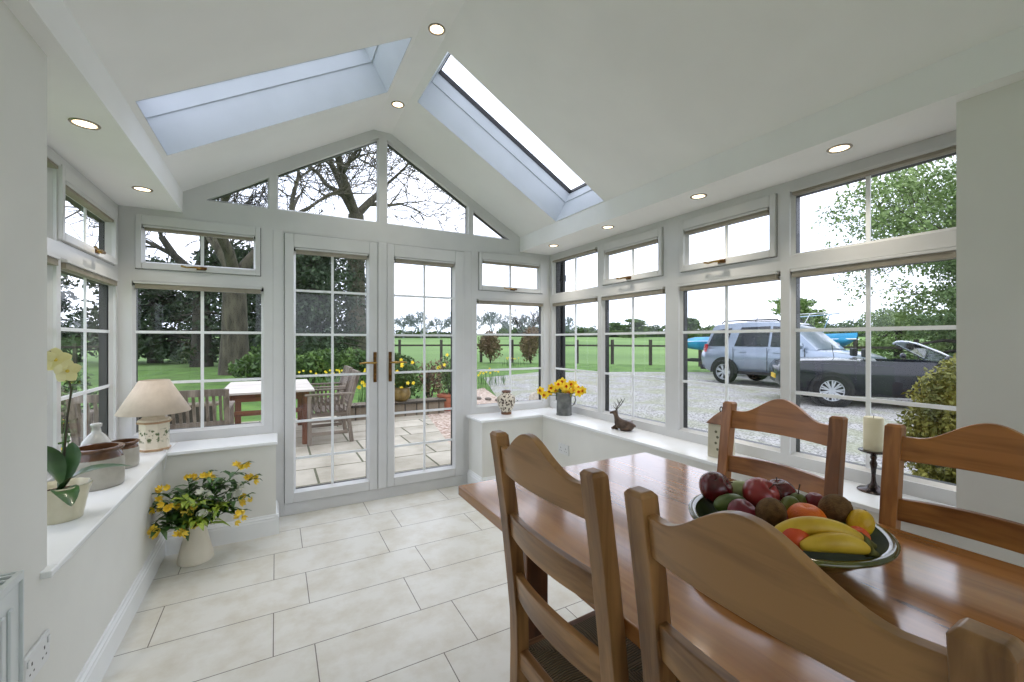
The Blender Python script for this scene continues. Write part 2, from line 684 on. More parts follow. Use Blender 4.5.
# ceiling: two slopes with a roof window each, flat strip at the ridge, fascias, soffits
slope = math.atan2(RIDZ - FAS, FRX - RIDR)
TH = 0.30
SKY_Y0, SKY_Y1 = 2.340, 2.940


def slope_pts(side, t, y, n=0.0):
    """t: metres up the slope in plan, from the fascia; n: distance above the ceiling plane"""
    sgn = 1 if side == 'L' else -1
    x0 = FLX if side == 'L' else FRX
    k = (RIDZ - FAS) / (FRX - RIDR)
    x = x0 + sgn * t
    z = FAS + k * t
    nx, nz = -sgn * math.sin(slope), math.cos(slope)
    return (x + nx * n, y, z + nz * n)


b = MB()
for side in 'LR':
    W_ = (RIDL - FLX) if side == 'L' else (FRX - RIDR)
    t0, t1 = (0.026, 1.207) if side == 'L' else (0.007, 1.191)
    for n in (0.0, TH):
        for (ta, tb, ya, yb) in ((0, W_, YB, SKY_Y0), (0, W_, SKY_Y1, 3.6), (0, t0, SKY_Y0, SKY_Y1), (t1, W_, SKY_Y0, SKY_Y1)):
            b.face([slope_pts(side, ta, ya, n), slope_pts(side, tb, ya, n), slope_pts(side, tb, yb, n), slope_pts(side, ta, yb, n)])
b.face([(RIDL, YB, RIDZ), (RIDR, YB, RIDZ), (RIDR, 3.6, RIDZ), (RIDL, 3.6, RIDZ)])
b.face([(RIDL - .15, YB, RIDZ + .26), (RIDR + .15, YB, RIDZ + .26), (RIDR + .15, 3.6, RIDZ + .26), (RIDL - .15, 3.6, RIDZ + .26)])
# fascias and soffits
b.box(-1.15, FLX, YB, 3.6, SOF, FAS)
b.box(FRX, 2.70, YB, 3.6, SOF, FAS)
struct(b.build('ceiling', M['ceil']))

# roof windows: reveal lining, frame, pane
for k, side in enumerate('LR'):
    t0, t1 = (0.026, 1.207) if side == 'L' else (0.007, 1.191)
    root = sroot('window_%d' % (7 + k))

    def ring(n0, n1, d0, d1):
        bb = MB()
        o0 = [(t0 + d0, SKY_Y0 + d0), (t1 - d0, SKY_Y0 + d0), (t1 - d0, SKY_Y1 - d0), (t0 + d0, SKY_Y1 - d0)]
        i0 = [(t0 + d1, SKY_Y0 + d1), (t1 - d1, SKY_Y0 + d1), (t1 - d1, SKY_Y1 - d1), (t0 + d1, SKY_Y1 - d1)]
        for i in range(4):
            j = (i + 1) % 4
            a, c = o0[i], o0[j]
            e, f = i0[i], i0[j]
            P = lambda p, n: slope_pts(side, p[0], p[1], n)
            bb.face([P(e, n0), P(f, n0), P(f, n1), P(e, n1)])
            bb.face([P(a, n0), P(c, n0), P(f, n0), P(e, n0)])
            bb.face([P(a, n1), P(c, n1), P(f, n1), P(e, n1)])
            bb.face([P(a, n0), P(c, n0), P(c, n1), P(a, n1)])
        return bb
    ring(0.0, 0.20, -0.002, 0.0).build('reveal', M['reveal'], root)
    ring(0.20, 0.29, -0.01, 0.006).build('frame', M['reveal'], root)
    ring(0.29, 0.325, -0.02, 0.012).build('gasket', M['gasket'], root)
    bb = MB()
    bb.face([slope_pts(side, t0, SKY_Y0, 0.31), slope_pts(side, t1, SKY_Y0, 0.31), slope_pts(side, t1, SKY_Y1, 0.31), slope_pts(side, t0, SKY_Y1, 0.31)])
    bb.build('pane', M['glass'], root)

# window sills (white, rounded nosing with a little horn past the wall corner)
b = MB()
b.box(-0.871, -0.575, 1.79, 3.55, 0.601, SILL)
b.box(-0.632, -0.575, 1.745, 1.79, 0.601, SILL)
b.box(-0.575, 0.010, 3.236, 3.55, 0.601, SILL)
o = b.build('trim_1', M['gloss'], bevel=0.005); struct(o)
b = MB()
b.box(2.113, 2.41, 0.557, 3.55, 0.601, SILL)
b.box(1.500, 2.113, 3.236, 3.55, 0.601, SILL)
o = b.build('trim_2', M['gloss'], bevel=0.005); struct(o)

# baseboards with a moulded top
BBP = [(0, 0), (0.018, 0), (0.018, 0.098), (0.014, 0.106), (0.014, 0.114), (0.008, 0.122), (0.006, 0.132), (0, 0.134)]


def board(name, pts):
    """pts: list of segments (x0,y0,x1,y1,nx,ny) with the room on side n"""
    b = MB()
    for (x0, y0, x1, y1, nx, ny) in pts:
        r0 = [(x0 + nx * p, y0 + ny * p, q) for p, q in BBP]
        r1 = [(x1 + nx * p, y1 + ny * p, q) for p, q in BBP]
        b.loft([r0, r1])
    struct(b.build(name, M['gloss']))


board('baseboard_left', [(WL, YB, WL, 3.262, 1, 0)])
board('baseboard_garden', [(WL, 3.262, 0.0165, 3.262, 0, -1), (0.0, 3.2435, 0.0, 3.54, 1, 0), (1.5085, 3.262, WR, 3.262, 0, -1), (1.525, 3.2435, 1.525, 3.54, -1, 0)])
board('baseboard_right', [(WR, YB, WR, 3.262, -1, 0)])


# ------------------------------------------------------------------ windows
def mapper(plane):
    if plane == 'garden':
        return lambda u, n, z: (u, YG - n, z)
    if plane == 'right':
        return lambda u, n, z: (XR - n, u, z)
    return lambda u, n, z: (XL + n, u, z)


def lbox(b, f, u0, u1, n0, n1, z0, z1):
    p, q = f(u0, n0, z0), f(u1, n1, z1)
    b.box(min(p[0], q[0]), max(p[0], q[0]), min(p[1], q[1]), max(p[1], q[1]), z0, z1)


def grid_plate(b, f, U0, U1, Z0, Z1, cols, n0, n1):
    """solid plate with openings; cols: list of (u0, u1, [(z0, z1), ...])"""
    cols = sorted(cols)
    cur = U0
    for (u0, u1, ops) in cols:
        if u0 > cur + 1e-6:
            lbox(b, f, cur, u0, n0, n1, Z0, Z1)
        zc = Z0
        for (z0, z1) in sorted(ops):
            lbox(b, f, u0, u1, n0, n1, zc, z0)
            zc = z1
        lbox(b, f, u0, u1, n0, n1, zc, Z1)
        cur = u1
    if U1 > cur + 1e-6:
        lbox(b, f, cur, U1, n0, n1, Z0, Z1)


def bead(b, f, u0, u1, z0, z1, w, n0, n1):
    """sloping glazing bead around a pane: w wide at the face n0, none at the glass n1"""
    o = [(u0 - w, z0 - w), (u1 + w, z0 - w), (u1 + w, z1 + w), (u0 - w, z1 + w)]
    i = [(u0, z0), (u1, z0), (u1, z1), (u0, z1)]
    for k in range(4):
        j = (k + 1) % 4
        b.face([f(o[k][0], n0, o[k][1]), f(o[j][0], n0, o[j][1]), f(i[j][0], n1, i[j][1]), f(i[k][0], n1, i[k][1])])
        b.face([f(o[k][0], n0, o[k][1]), f(o[j][0], n0, o[j][1]), f(o[j][0], n1, o[j][1]), f(o[k][0], n1, o[k][1])])
        b.face([f(o[k][0], n1, o[k][1]), f(o[j][0], n1, o[j][1]), f(i[j][0], n1, i[j][1]), f(i[k][0], n1, i[k][1])])


def pane(root, f, u0, u1, z0, z1, vbars=(), hbars=(), blind=0.0, nface=-0.006):
    g = MB()
    g.face([f(u0 - .01, -0.034, z0 - .01), f(u1 + .01, -0.034, z0 - .01), f(u1 + .01, -0.034, z1 + .01), f(u0 - .01, -0.034, z1 + .01)])
    g.build('pane', M['glass'], root)
    if vbars or hbars:
        g = MB()
        for v in vbars:
            lbox(g, f, v - 0.009, v + 0.009, -0.033, -0.025, z0 - .005, z1 + .005)
        for h in hbars:
            lbox(g, f, u0 - .005, u1 + .005, -0.0325, -0.0255, h - 0.009, h + 0.009)
        g.build('glazing_bar', M['bar'], root)
    if blind:
        g = MB()
        lbox(g, f, u0 - 0.004, u1 + 0.004, -0.028, 0.018, z1 + blind - 0.012, z1 + blind)
        h = g.build('blind_rail', M['upvc'], root, bevel=0.002)
        g = MB()
        nfold = 5
        for i in range(nfold):
            za = z1 + (blind - 0.012) * i / nfold
            zb = z1 + (blind - 0.012) * (i + 0.85) / nfold
            lbox(g, f, u0 + 0.002, u1 - 0.002, -0.026, 0.012, za, zb)
        g.build('blind_fabric', M['blind'], h)


def peg_handle(root, f, u, z, dirn=1, n0=0.018):
    b = MB()
    lbox(b, f, u - 0.026, u + 0.026, n0, n0 + 0.006, z - 0.011, z + 0.011)
    h = b.build('handle', M['bronze'], root, bevel=0.002)
    b = MB()
    pts = [f(u, n0 + .006, z), f(u, n0 + 0.026, z), f(u - dirn * 0.03, n0 + 0.030, z + 0.002), f(u - dirn * 0.075, n0 + 0.026, z - 0.001), f(u - dirn * 0.105, n0 + 0.024, z + 0.007)]
    b.tube(pts, [0.008, 0.008, 0.0055, 0.005, 0.007], 8)
    b.build('lever', M['brass'], h, smooth=True)
    b = MB()
    pts = [f(u, n0 + .02, z), f(u + dirn * 0.02, n0 + 0.024, z), f(u + dirn * 0.034, n0 + 0.022, z)]
    b.tube(pts, [0.011, 0.009, 0.008], 8)
    b.build('lever_end', M['bronze'], h, smooth=True)


def window_unit(name, plane, U0, U1, cols, Z0=SILL, Z1=SOF):
    """cols: (u0, u1, kind) kind 'vent' has an opening top light, 'fixed' a plain one"""
    f = mapper(plane)
    root = sroot(name)
    W = 0.016
    inner, outer = [], []
    for (u0, u1, kind) in cols:
        low = (0.700, 1.635)
        top = (1.757, 2.108) if kind == 'vent' else (1.765 - W, 2.072 + W)
        inner.append((u0 - W, u1 + W, [(low[0] - W, 1.682), top if kind == 'vent' else (top[0], 2.100)]))
        outer.append((u0 - .002, u1 + .002, [(low[0] - .002, low[1] + .002), (1.80, 2.02) if kind == 'vent' else (1.763, 2.074)]))
    b = MB()
    # vents: frame opening exactly the sash
    ii = []
    for c, (u0, u1, kind) in zip(inner, cols):
        ii.append(c)
    grid_plate(b, f, U0, U1, Z0, Z1, ii, -0.032, 0.0)
    b.build('frame', M['upvc'], root)
    b = MB()
    grid_plate(b, f, U0, U1, Z0, Z1, outer, -0.075, -0.036)
    b.build('outer_frame', M['dark_frame'], root)
    for (u0, u1, kind) in cols:
        um = (u0 + u1) / 2
        b = MB()
        bead(b, f, u0, u1, 0.700, 1.635, W, -0.012, -0.030)
        lbox(b, f, u0 - W, u1 + W, -0.03, -0.004, 1.676, 1.682)
        b.build('bead', M['upvc'], root)
        pane(root, f, u0, u1, 0.700, 1.635, (um,), (1.018, 1.352), blind=0.040)
        if kind == 'vent':
            s0, s1 = (u0 + 0.004, u1 - 0.004) if plane != 'left' else (2.698, 3.466)
            g0, g1 = s0 + 0.043, s1 - 0.043
            s = MB()
            grid_plate(s, f, s0, s1, 1.760, 2.106, [(g0 - .012, g1 + .012, [(1.812 - .012, 2.012 + 0.030)])], -0.020, 0.018)
            bead(s, f, g0, g1, 1.812, 2.012, 0.012, -0.002, -0.030)
            sash = s.build('sash', M['upvc'], root, bevel=0.004)
            # black strip filling the gap round the sash, standing in for its shadow
            s = MB()
            lbox(s, f, u0 - W, u0, -0.032, 0.0, 1.757, 2.108)
            lbox(s, f, u1, u1 + W, -0.032, 0.0, 1.757, 2.108)
            s.build('frame_cheek', M['upvc'], root)
            s = MB()
            grid_plate(s, f, u0, u1, 1.757, 2.108, [(s0 + .01, s1 - .01, [(1.77, 2.096)])], -0.030, -0.004)
            s.build('gap_shade', M['gasket'], root)
            pane(root, f, g0, g1, 1.812, 2.012, (um,), (), blind=0.028)
            peg_handle(root, f, um, 1.782, 1 if plane != 'right' else -1)
        else:
            b = MB()
            bead(b, f, u0, u1, 1.765, 2.072, W, -0.012, -0.030)
            b.build('bead', M['upvc'], root)
            pane(root, f, u0, u1, 1.765, 2.072, (um,), (), blind=0.026)
    return root


window_unit('window_1', 'left', 1.79, 2.7115, [(1.98, 2.673, 'fixed')])
window_unit('window_2', 'left', 2.7115, 3.55, [(2.750, 3.487, 'vent')])
window_unit('window_3', 'garden', -0.871, -0.020, [(-0.790, -0.094, 'vent')])
window_unit('window_4', 'garden', 1.550, 2.410, [(1.620, 2.322, 'vent')])
window_unit('window_5', 'right', 2.0425, 3.55, [(2.840, 3.487, 'fixed'), (2.115, 2.760, 'vent')])
window_unit('window_6', 'right', 0.540, 2.0425, [(1.330, 1.970, 'vent'), (0.612, 1.250, 'fixed')])
# corner posts
b = MB(); b.box(XL - 0.075, XL, YG, YG + 0.075, SILL, SOF); b.box(XR, XR + 0.075, YG, YG + 0.075, SILL, SOF)
struct(b.build('trim_3', M['dark_frame']))

# gable glazing above the doors
f = mapper('garden')
root = sroot('window_9')
CX = 0.7655


def rake(x, off=0.0):
    """underside of the gable frame glass line"""
    d = abs(x - CX)
    return 2.275 + 0.58 * ((CX + 0.408) - d) + off


def gpoly(x0, x1, off=0.0, zb=2.272):
    """pane polygon between x0 and x1 under the rake"""
    pts = []
    zl, zr = rake(x0, off), rake(x1, off)
    if zl > zb + 1e-4:
        pts += [(x0, zb), (x0, zl)]
    else:
        xs = CX - (CX + 0.408) - off / 0.58 if x0 < CX else None
        pts += [(x0, zb)]
    if zr > zb + 1e-4:
        pts += [(x1, zr), (x1, zb)]
    else:
        pts += [(x1, zb)]
    return pts


panes = [(-0.404, -0.054), (0.015, 0.722), (0.809, 1.516), (1.585, 1.935)]
b = MB()
zc = lambda x: min(RIDZ, FAS + (RIDZ - FAS) / (FRX - RIDR) * ((x - FLX) if x < CX else (FRX - x)))
lbox(b, f, -0.020, 1.550, -0.032, 0.0, 2.106, SOF)                 # head over the doors
b.prism([(FLX, SOF), (FRX, SOF), (FRX, 2.256), (FLX, 2.256)], YG, YG + 0.032, 'y')


# rake rails: between glass line and ceiling
for s in (-1, 1):
    xs = [FLX, -0.42, 0.728, CX] if s < 0 else [FRX, 1.951, 0.803, CX]
    poly = [(xs[0], 2.256), (xs[1], 2.256), (xs[2], rake(xs[2], 0.012)), (xs[3], rake(xs[2], 0.03)), (xs[3], RIDZ + 0.02), (RIDL if s < 0 else RIDR, RIDZ + 0.02), (xs[0], FAS + 0.01)]
    b.prism(poly, YG, YG + 0.032, 'y')
for (x0, x1) in ((-0.042, 0.003), (0.734, 0.797), (1.528, 1.573)):
    xm = (x0 + x1) / 2
    b.prism([(x0, 2.25), (x1, 2.25), (x1, rake(x1, 0.03)), (x0, rake(x0, 0.03))], YG + 0.0005, YG + 0.032, 'y')
b.build('frame', M['upvc'], root)
b = MB()
b.prism([(FLX, SOF), (FRX, SOF), (FRX, 2.256), (FLX, 2.256)], YG + 0.036, YG + 0.075, 'y')
for s in (-1, 1):
    xs = [FLX, -0.42, 0.728, CX] if s < 0 else [FRX, 1.951, 0.803, CX]
    poly = [(xs[0], 2.256), (xs[1], 2.256), (xs[2], rake(xs[2], 0.0)), (xs[3], rake(xs[2], 0.0)), (xs[3], RIDZ + 0.3), (xs[0], FAS + 0.3)]
    b.prism(poly, YG + 0.036, YG + 0.075, 'y')
for (x0, x1) in ((-0.048, 0.009), (0.728, 0.803), (1.522, 1.579)):
    b.prism([(x0, 2.25), (x1, 2.25), (x1, rake(x1, 0.03)), (x0, rake(x0, 0.03))], YG + 0.036, YG + 0.075, 'y')
b.build('outer_frame', M['dark_frame'], root)
for (x0, x1) in panes:
    poly = gpoly(x0, x1)
    c = Vector((sum(p[0] for p in poly) / len(poly), sum(p[1] for p in poly) / len(poly)))
    bb = MB()
    outp = [tuple(c + (Vector(p) - c) * 1.0 + (Vector(p) - c).normalized() * 0.022) for p in poly]
    n = len(poly)
    for i in range(n):
        j = (i + 1) % n
        bb.face([(outp[i][0], YG + 0.012, outp[i][1]), (outp[j][0], YG + 0.012, outp[j][1]), (poly[j][0], YG + 0.031, poly[j][1]), (poly[i][0], YG + 0.031, poly[i][1])])
        bb.face([(outp[i][0], YG + 0.012, outp[i][1]), (outp[j][0], YG + 0.012, outp[j][1]), (outp[j][0], YG + 0.031, outp[j][1]), (outp[i][0], YG + 0.031, outp[i][1])])
    bb.build('bead', M['upvc'], root)
    bb = MB()
    bb.face([(p[0], YG + 0.034, p[1]) for p in outp])
    bb.build('pane', M['glass'], root)

# french doors
DOORS = [(0.055, 0.720, (0.130, 0.641), -1, 0.699), (0.796, 1.475, (0.867, 1.378), 1, 0.820)]
b = MB()
lbox(b, f, -0.020, 0.052, -0.032, 0.0, 0, 2.106)
lbox(b, f, 1.478, 1.550, -0.032, 0.0, 0, 2.106)
lbox(b, f, 0.052, 1.478, -0.032, 0.0, 0, 0.088)
lbox(b, f, 0.052, 1.478, -0.032, 0.0, 2.094, 2.106)
struct(b.build('trim_4', M['upvc'], bevel=0.003))
b = MB()
lbox(b, f, -0.020, 0.075, -0.08, -0.036, -0.06, 2.15)
lbox(b, f, 1.455, 1.550, -0.08, -0.036, -0.06, 2.15)
lbox(b, f, 0.06, 1.47, -0.08, -0.036, -0.06, 0.12)
lbox(b, f, 0.06, 1.47, -0.08, -0.036, 2.06, 2.15)
struct(b.build('trim_5', M['dark_frame']))
for k, (s0, s1, (g0, g1), d, hx) in enumerate(DOORS):
    root = sroot('door_%d' % (k + 1))
    z0, z1 = 0.178, 1.950
    b = MB()
    W = 0.014
    grid_plate(b, f, s0, s1, 0.092, 2.090, [(g0 - W, g1 + W, [(z0 - W, z1 + 0.040)])], -0.030, 0.014)
    bead(b, f, g0, g1, z0, z1, W, 0.002, -0.030)
    if k == 1:
        pass
    b.build('sash', M['upvc'], root, bevel=0.004)
    b = MB()
    grid_plate(b, f, s0 + .01, s1 - .01, 0.1, 2.08, [(g0 - .002, g1 + .002, [(z0 - .002, z1 + .002)])], -0.07, -0.036)
    b.build('outer_frame', M['dark_frame'], root)
    pane(root, f, g0, g1, z0, z1, ((g0 + g1) / 2,), (0.410, 0.687, 1.027, 1.341, 1.673), blind=0.036)
    b = MB()
    lbox(b, f, hx - 0.013, hx + 0.013, 0.014, 0.022, 0.959, 1.203)
    h = b.build('door_handle', M['bronze'], root, bevel=0.003)
    b = MB()
    b.tube([f(hx, 0.02, 1.118), f(hx, 0.062, 1.118), f(hx + d * 0.03, 0.068, 1.118), f(hx + d * 0.085, 0.066, 1.120), f(hx + d * 0.125, 0.062, 1.114)],
           [0.010, 0.009, 0.009, 0.008, 0.007], 10)
    b.build('lever', M['brass'], h, smooth=True)
    b = MB()
    b.tube([f(hx, 0.021, 1.02), f(hx, 0.026, 1.02)], 0.006, 10)
    b.build('keyhole', M['brass'], h)
# centre meeting bead between the two doors
b = MB(); lbox(b, f, 0.7225, 0.7935, -0.030, 0.022, 0.090, 2.093)
struct(b.build('trim_6', M['upvc'], bevel=0.008, seg=3))

# ------------------------------------------------------------------ downlights


def downlight(x, y, z, label, r=0.044):
    t = thing('downlight', label, 'ceiling light', (x, y, z), group='recessed downlights')
    b = MB()
    b.lathe([(r * .80, 0.001), (r * .84, -0.004), (r * 1.0, -0.0045), (r * 1.06, -0.002), (r * 1.06, 0.001)], n=28)
    b.build('trim_ring', M['chrome'], t, smooth=True)
    b = MB()
    b.lathe([(0, -0.0015), (r * .80, -0.0015), (r * .80, 0.0)], n=24)
    b.build('bulb', M['glow'], t)
    L = bpy.data.lights.new('downlight_beam', 'SPOT')
    L.energy = DOWNLIGHT_W
    L.color = (1.0, 0.90, 0.76)
    L.spot_size = math.radians(120)
    L.spot_blend = 0.9
    L.shadow_soft_size = 0.04
    lo = bpy.data.objects.new('downlight_beam', L)
    C.objects.link(lo)
    lo.parent = t
    lo.location = (0, 0, -0.015)
    return t


downlight(-0.658, 2.278, SOF, 'recessed downlight in the left soffit, nearer one')
downlight(-0.658, 3.104, SOF, 'recessed downlight in the left soffit above the garden window')
downlight(2.187, 3.161, SOF, 'recessed downlight in the right soffit, farthest, in the corner')
downlight(2.187, 2.444, SOF, 'recessed downlight in the right soffit, second from the far corner')
downlight(2.187, 1.659, SOF, 'recessed downlight in the right soffit, third from the far corner')
downlight(2.187, 0.940, SOF, 'recessed downlight in the right soffit, nearest, beside the right wall')
downlight(0.770, 3.083, RIDZ, 'recessed downlight on the ridge, farther one close to the gable')
downlight(0.770, 2.233, RIDZ, 'recessed downlight on the ridge between the roof windows, nearer one')

# ================================================================== FURNITURE
# ------------------------------------------------------------------ dining table
TABX0, TABX1, TABY0, TABY1, TABZ = 0.591, 1.556, -0.42, 1.475, 0.76
t = thing('dining_table', 'long polished honey wood dining table carrying the fruit bowl', 'table', ((TABX0 + TABX1) / 2, (TABY0 + TABY1) / 2, 0))
tx, ty = t.location.x, t.location.y
b = MB(); b.box(TABX0, TABX1, TABY0, TABY1, TABZ - 0.036, TABZ)
o = b.build('tabletop', M['table'], bevel=0.004, seg=3)
o.parent = t; o.location = (-tx, -ty, 0)
ix0, ix1, iy0, iy1 = TABX0 + 0.13, TABX1 - 0.13, TABY0 + 0.2, TABY1 - 0.2
b = MB()
b.box(ix0, ix0 + .022, iy0, iy1, TABZ - 0.13, TABZ - 0.036)
b.box(ix1 - .022, ix1, iy0, iy1, TABZ - 0.13, TABZ - 0.036)
b.box(ix0, ix1, iy0, iy0 + .022, TABZ - 0.13, TABZ - 0.036)
b.box(ix0, ix1, iy1 - .022, iy1, TABZ - 0.13, TABZ - 0.036)
o = b.build('apron', M['table_dark'], t); o.location = (-tx, -ty, 0)
for sx in (0, 1):
    for sy in (0, 1):
        b = MB()
        x0 = ix0 - 0.002 if sx == 0 else ix1 - 0.083
        y0 = iy0 - 0.002 if sy == 0 else iy1 - 0.083
        b.box(x0, x0 + 0.085, y0, y0 + 0.085, 0, TABZ - 0.037)
        o = b.build('leg', M['table_dark'], t, bevel=0.006); o.location = (-tx, -ty, 0)


# ------------------------------------------------------------------ ladder back chairs, seat facing +X
def back_x(z):
    """centre of the rear post at height z, chair local"""
    pts = [(0, -0.235), (0.25, -0.205), (0.40, -0.196), (0.55, -0.199), (0.70, -0.214), (0.88, -0.236), (1.05, -0.262)]
    for (z0, x0), (z1, x1) in zip(pts, pts[1:]):
        if z <= z1:
            return x0 + (x1 - x0) * (z - z0) / (z1 - z0)
    return pts[-1][1]


def make_chair(label, pal):
    t = thing('dining_chair', label, 'chair', group='ladder back chairs round the dining table')
    HS = 0.194
    for s in (-1, 1):
        b = MB()
        zs = [0, 0.12, 0.25, 0.36, 0.45, 0.55, 0.65, 0.75, 0.85, 0.95, 1.042, 1.05]
        rings = []
        for z in zs:
            x = back_x(z)
            w = 0.0205 if z < 1.045 else 0.0145
            d = 0.019 if z < 1.045 else 0.013
            y = s * HS
            rings.append([(x - d, y - w, z), (x + d, y - w, z), (x + d, y + w, z), (x - d, y + w, z)])
        b.loft(rings)
        b.build('back_post', M[pal + '_z'], t, bevel=0.0025, seg=2)
    # three shaped slats bowing slightly backwards
    N = 28

    def slat(name, zb, zt_fn, thick=0.02, bow=0.022):
        b = MB()
        rings = []
        for i in range(N + 1):
            u = -1 + 2 * i / N
            y = u * (HS - 0.016)
            zt = zt_fn(u)
            zl = zb(u) if callable(zb) else zb
            bw = -bow * (1 - u * u)
            ring = []
            for (z, e) in ((zl, -1), (zl, 1), (zt, 1), (zt, -1)):
                ring.append((back_x(min(z, 1.05)) + bw + e * thick / 2, y, z))
            rings.append(ring)
        b.loft(rings)
        return b.build(name, M[pal + '_y'], t, smooth=30, bevel=0.003)

    def crest(u):
        a = abs(u)
        # shoulders dip, hump in the middle
        h = 0.5 + 0.5 * math.cos(PI * min(1.0, a / 0.80))
        return 1.016 + 0.066 * h ** 0.9
    slat('crest_rail', lambda u: 0.945 + 0.004 * (1 - u * u), crest)
    slat('back_slat', 0.772, lambda u: 0.834 + 0.008 * (1 - u * u))
    slat('back_slat', 0.602, lambda u: 0.668 + 0.008 * (1 - u * u))
    # seat rails, rush seat, front legs, stretchers
    for s in (-1, 1):
        b = MB()
        b.bar((-0.19, s * (HS), 0.425), (0.185, s * 0.215, 0.425), 0.028, 0.05)
        b.build('seat_rail', M[pal + '_x'], t, bevel=0.006)
        b = MB()
        b.loft([[(0.185 - w, s * 0.215 - w, z), (0.185 + w, s * 0.215 - w, z), (0.185 + w, s * 0.215 + w, z), (0.185 - w, s * 0.215 + w, z)]
                for z, w in ((0, 0.016), (0.2, 0.02), (0.44, 0.021), (0.462, 0.0185))])
        b.build('front_leg', M[pal + '_z'], t, bevel=0.004)
        b = MB()
        b.bar((-0.205, s * HS, 0.16), (0.185, s * 0.215, 0.16), 0.018, 0.03)
        b.build('stretcher', M[pal + '_x'], t, bevel=0.003)
        b = MB(); b.bar((-0.2, s * HS, 0.29), (0.185, s * 0.215, 0.29), 0.018, 0.03)
        b.build('stretcher', M[pal + '_x'], t, bevel=0.003)
    b = MB(); b.bar((0.185, -0.2, 0.43), (0.185, 0.2, 0.43), 0.028, 0.05)
    b.build('seat_rail', M[pal + '_y'], t, bevel=0.006)
    b = MB(); b.bar((-0.195, -0.18, 0.43), (-0.195, 0.18, 0.43), 0.028, 0.05)
    b.build('seat_rail', M[pal + '_y'], t, bevel=0.006)
    b = MB(); b.bar((0.185, -0.2, 0.22), (0.185, 0.2, 0.22), 0.018, 0.032)
    b.build('stretcher', M[pal + '_y'], t, bevel=0.003)
    b = MB(); b.bar((-0.205, -0.18, 0.22), (-0.205, 0.18, 0.22), 0.018, 0.032)
    b.build('stretcher', M[pal + '_y'], t, bevel=0.003)
    # rush: four triangular fields that dip towards the middle
    b = MB()
    o = [(-0.185, -0.185, 0.452), (0.172, -0.205, 0.452), (0.172, 0.205, 0.452), (-0.185, 0.185, 0.452)]
    n = 8
    grid = {}
    for i in range(n + 1):
        for j in range(n + 1):
            u, v = i / n, j / n
            x = o[0][0] + (o[1][0] - o[0][0]) * u
            yw = 0.185 + 0.02 * u
            y = -yw + 2 * yw * v
            z = 0.460 - 0.012 * (math.sin(PI * u) * math.sin(PI * v)) - (0.010 if i in (0, n) or j in (0, n) else 0)
            grid[i, j] = b.bm.verts.new((x, y, z))
    for i in range(n):
        for j in range(n):
            b.bm.faces.new((grid[i, j], grid[i + 1, j], grid[i + 1, j + 1], grid[i, j + 1]))
    low = [b.bm.verts.new((p[0], p[1], 0.425)) for p in o]
    b.bm.faces.new(low)
    b.build('rush_seat', M['rush'], t, smooth=True)
    return t


ch = make_chair('tan ladder back chair on the near side, left one with its whole back in view', 'chest')
ch.location = (0.520 + 0.264, 0.818, 0); ch.scale = (1, 1, 1.005)
c2 = dup(ch, (0.520 + 0.264, 0.312, 0), None, 'tan ladder back chair nearest the viewer, its top rail hiding part of the bowl')
c3 = make_chair('honey wood ladder back chair on the far side, in front of the silver car window', 'oak')
c3.location = (1.645 - 0.262, 0.903, 0); c3.rotation_euler = (0, 0, PI); c3.scale = (1, 1, 0.996)
c3.location.x = 1.645 - 0.262
c4 = dup(c3, None, None, 'honey wood ladder back chair on the far side at the right edge, beside the candle')
c4.location.y = 0.366

# ------------------------------------------------------------------ fruit bowl and fruit
M['bowl_out'] = noisy('olive_green_glaze', (52, 56, 18), (92, 92, 36), 9, 0.12, coat=0.6)
M['bowl_in'] = noisy('dark_green_glaze', (30, 44, 16), (64, 76, 30), 12, 0.5, coat=0.0, spec=0.1)
BX, BY = 1.11, 0.60
t = thing('fruit_bowl', 'wide green glazed bowl heaped with fruit on the dining table', 'bowl', (BX, BY, TABZ))
b = MB()
b.lathe([(0.085, 0.0), (0.088, 0.008), (0.10, 0.014), (0.150, 0.036), (0.185, 0.062), (0.205, 0.078), (0.217, 0.083), (0.219, 0.089), (0.212, 0.0935), (0.200, 0.090)], n=64)
b.build('outer_bowl', M['bowl_out'], t, smooth='all')
b = MB()
b.lathe([(0.200, 0.090), (0.190, 0.078), (0.165, 0.055), (0.12, 0.032), (0.06, 0.022), (0.0, 0.020)], n=64)
b.build('inner_glaze', M['bowl_in'], t, smooth='all')

FR = {
    'red': noisy('apple_dark_red', (58, 8, 14), (112, 22, 30), 14, 0.25, coat=0.3),
    'rosy': noisy('apple_rosy_red', (132, 30, 34), (166, 58, 56), 9, 0.3, coat=0.25, stretch=(1, 1, .4)),
    'green': noisy('mango_green', (64, 84, 34), (96, 112, 52), 10, 0.4),
    'pale': noisy('pear_pale_green', (146, 156, 104), (172, 178, 128), 10, 0.4),
    'plum': noisy('plum_purple', (88, 16, 34), (146, 42, 52), 7, 0.3),
    'kiwi': noisy('kiwi_brown_fuzz', (82, 56, 24), (116, 84, 44), 60, 0.85, bump=0.3, bscale=300),
    'orange': noisy('orange_peel', (214, 92, 10), (232, 120, 22), 20, 0.4, bump=0.25, bscale=260),
    'tomato': noisy('nectarine_orange_red', (206, 60, 24), (226, 96, 38), 8, 0.35),
    'banana': noisy('banana_peel', (196, 156, 32), (220, 184, 58), 14, 0.45),
    'lemon': noisy('lemon_peel', (206, 160, 16), (226, 184, 30), 25, 0.4, bump=0.2, bscale=220),
    'lime': noisy('small_pear_green', (72, 84, 22), (108, 114, 42), 14, 0.4),
    'stem': noisy('dark_stem', (48, 34, 20), (74, 52, 30), 20, 0.7),
    'tip': noisy('banana_tip', (84, 84, 30), (112, 104, 44), 20, 0.6),
}


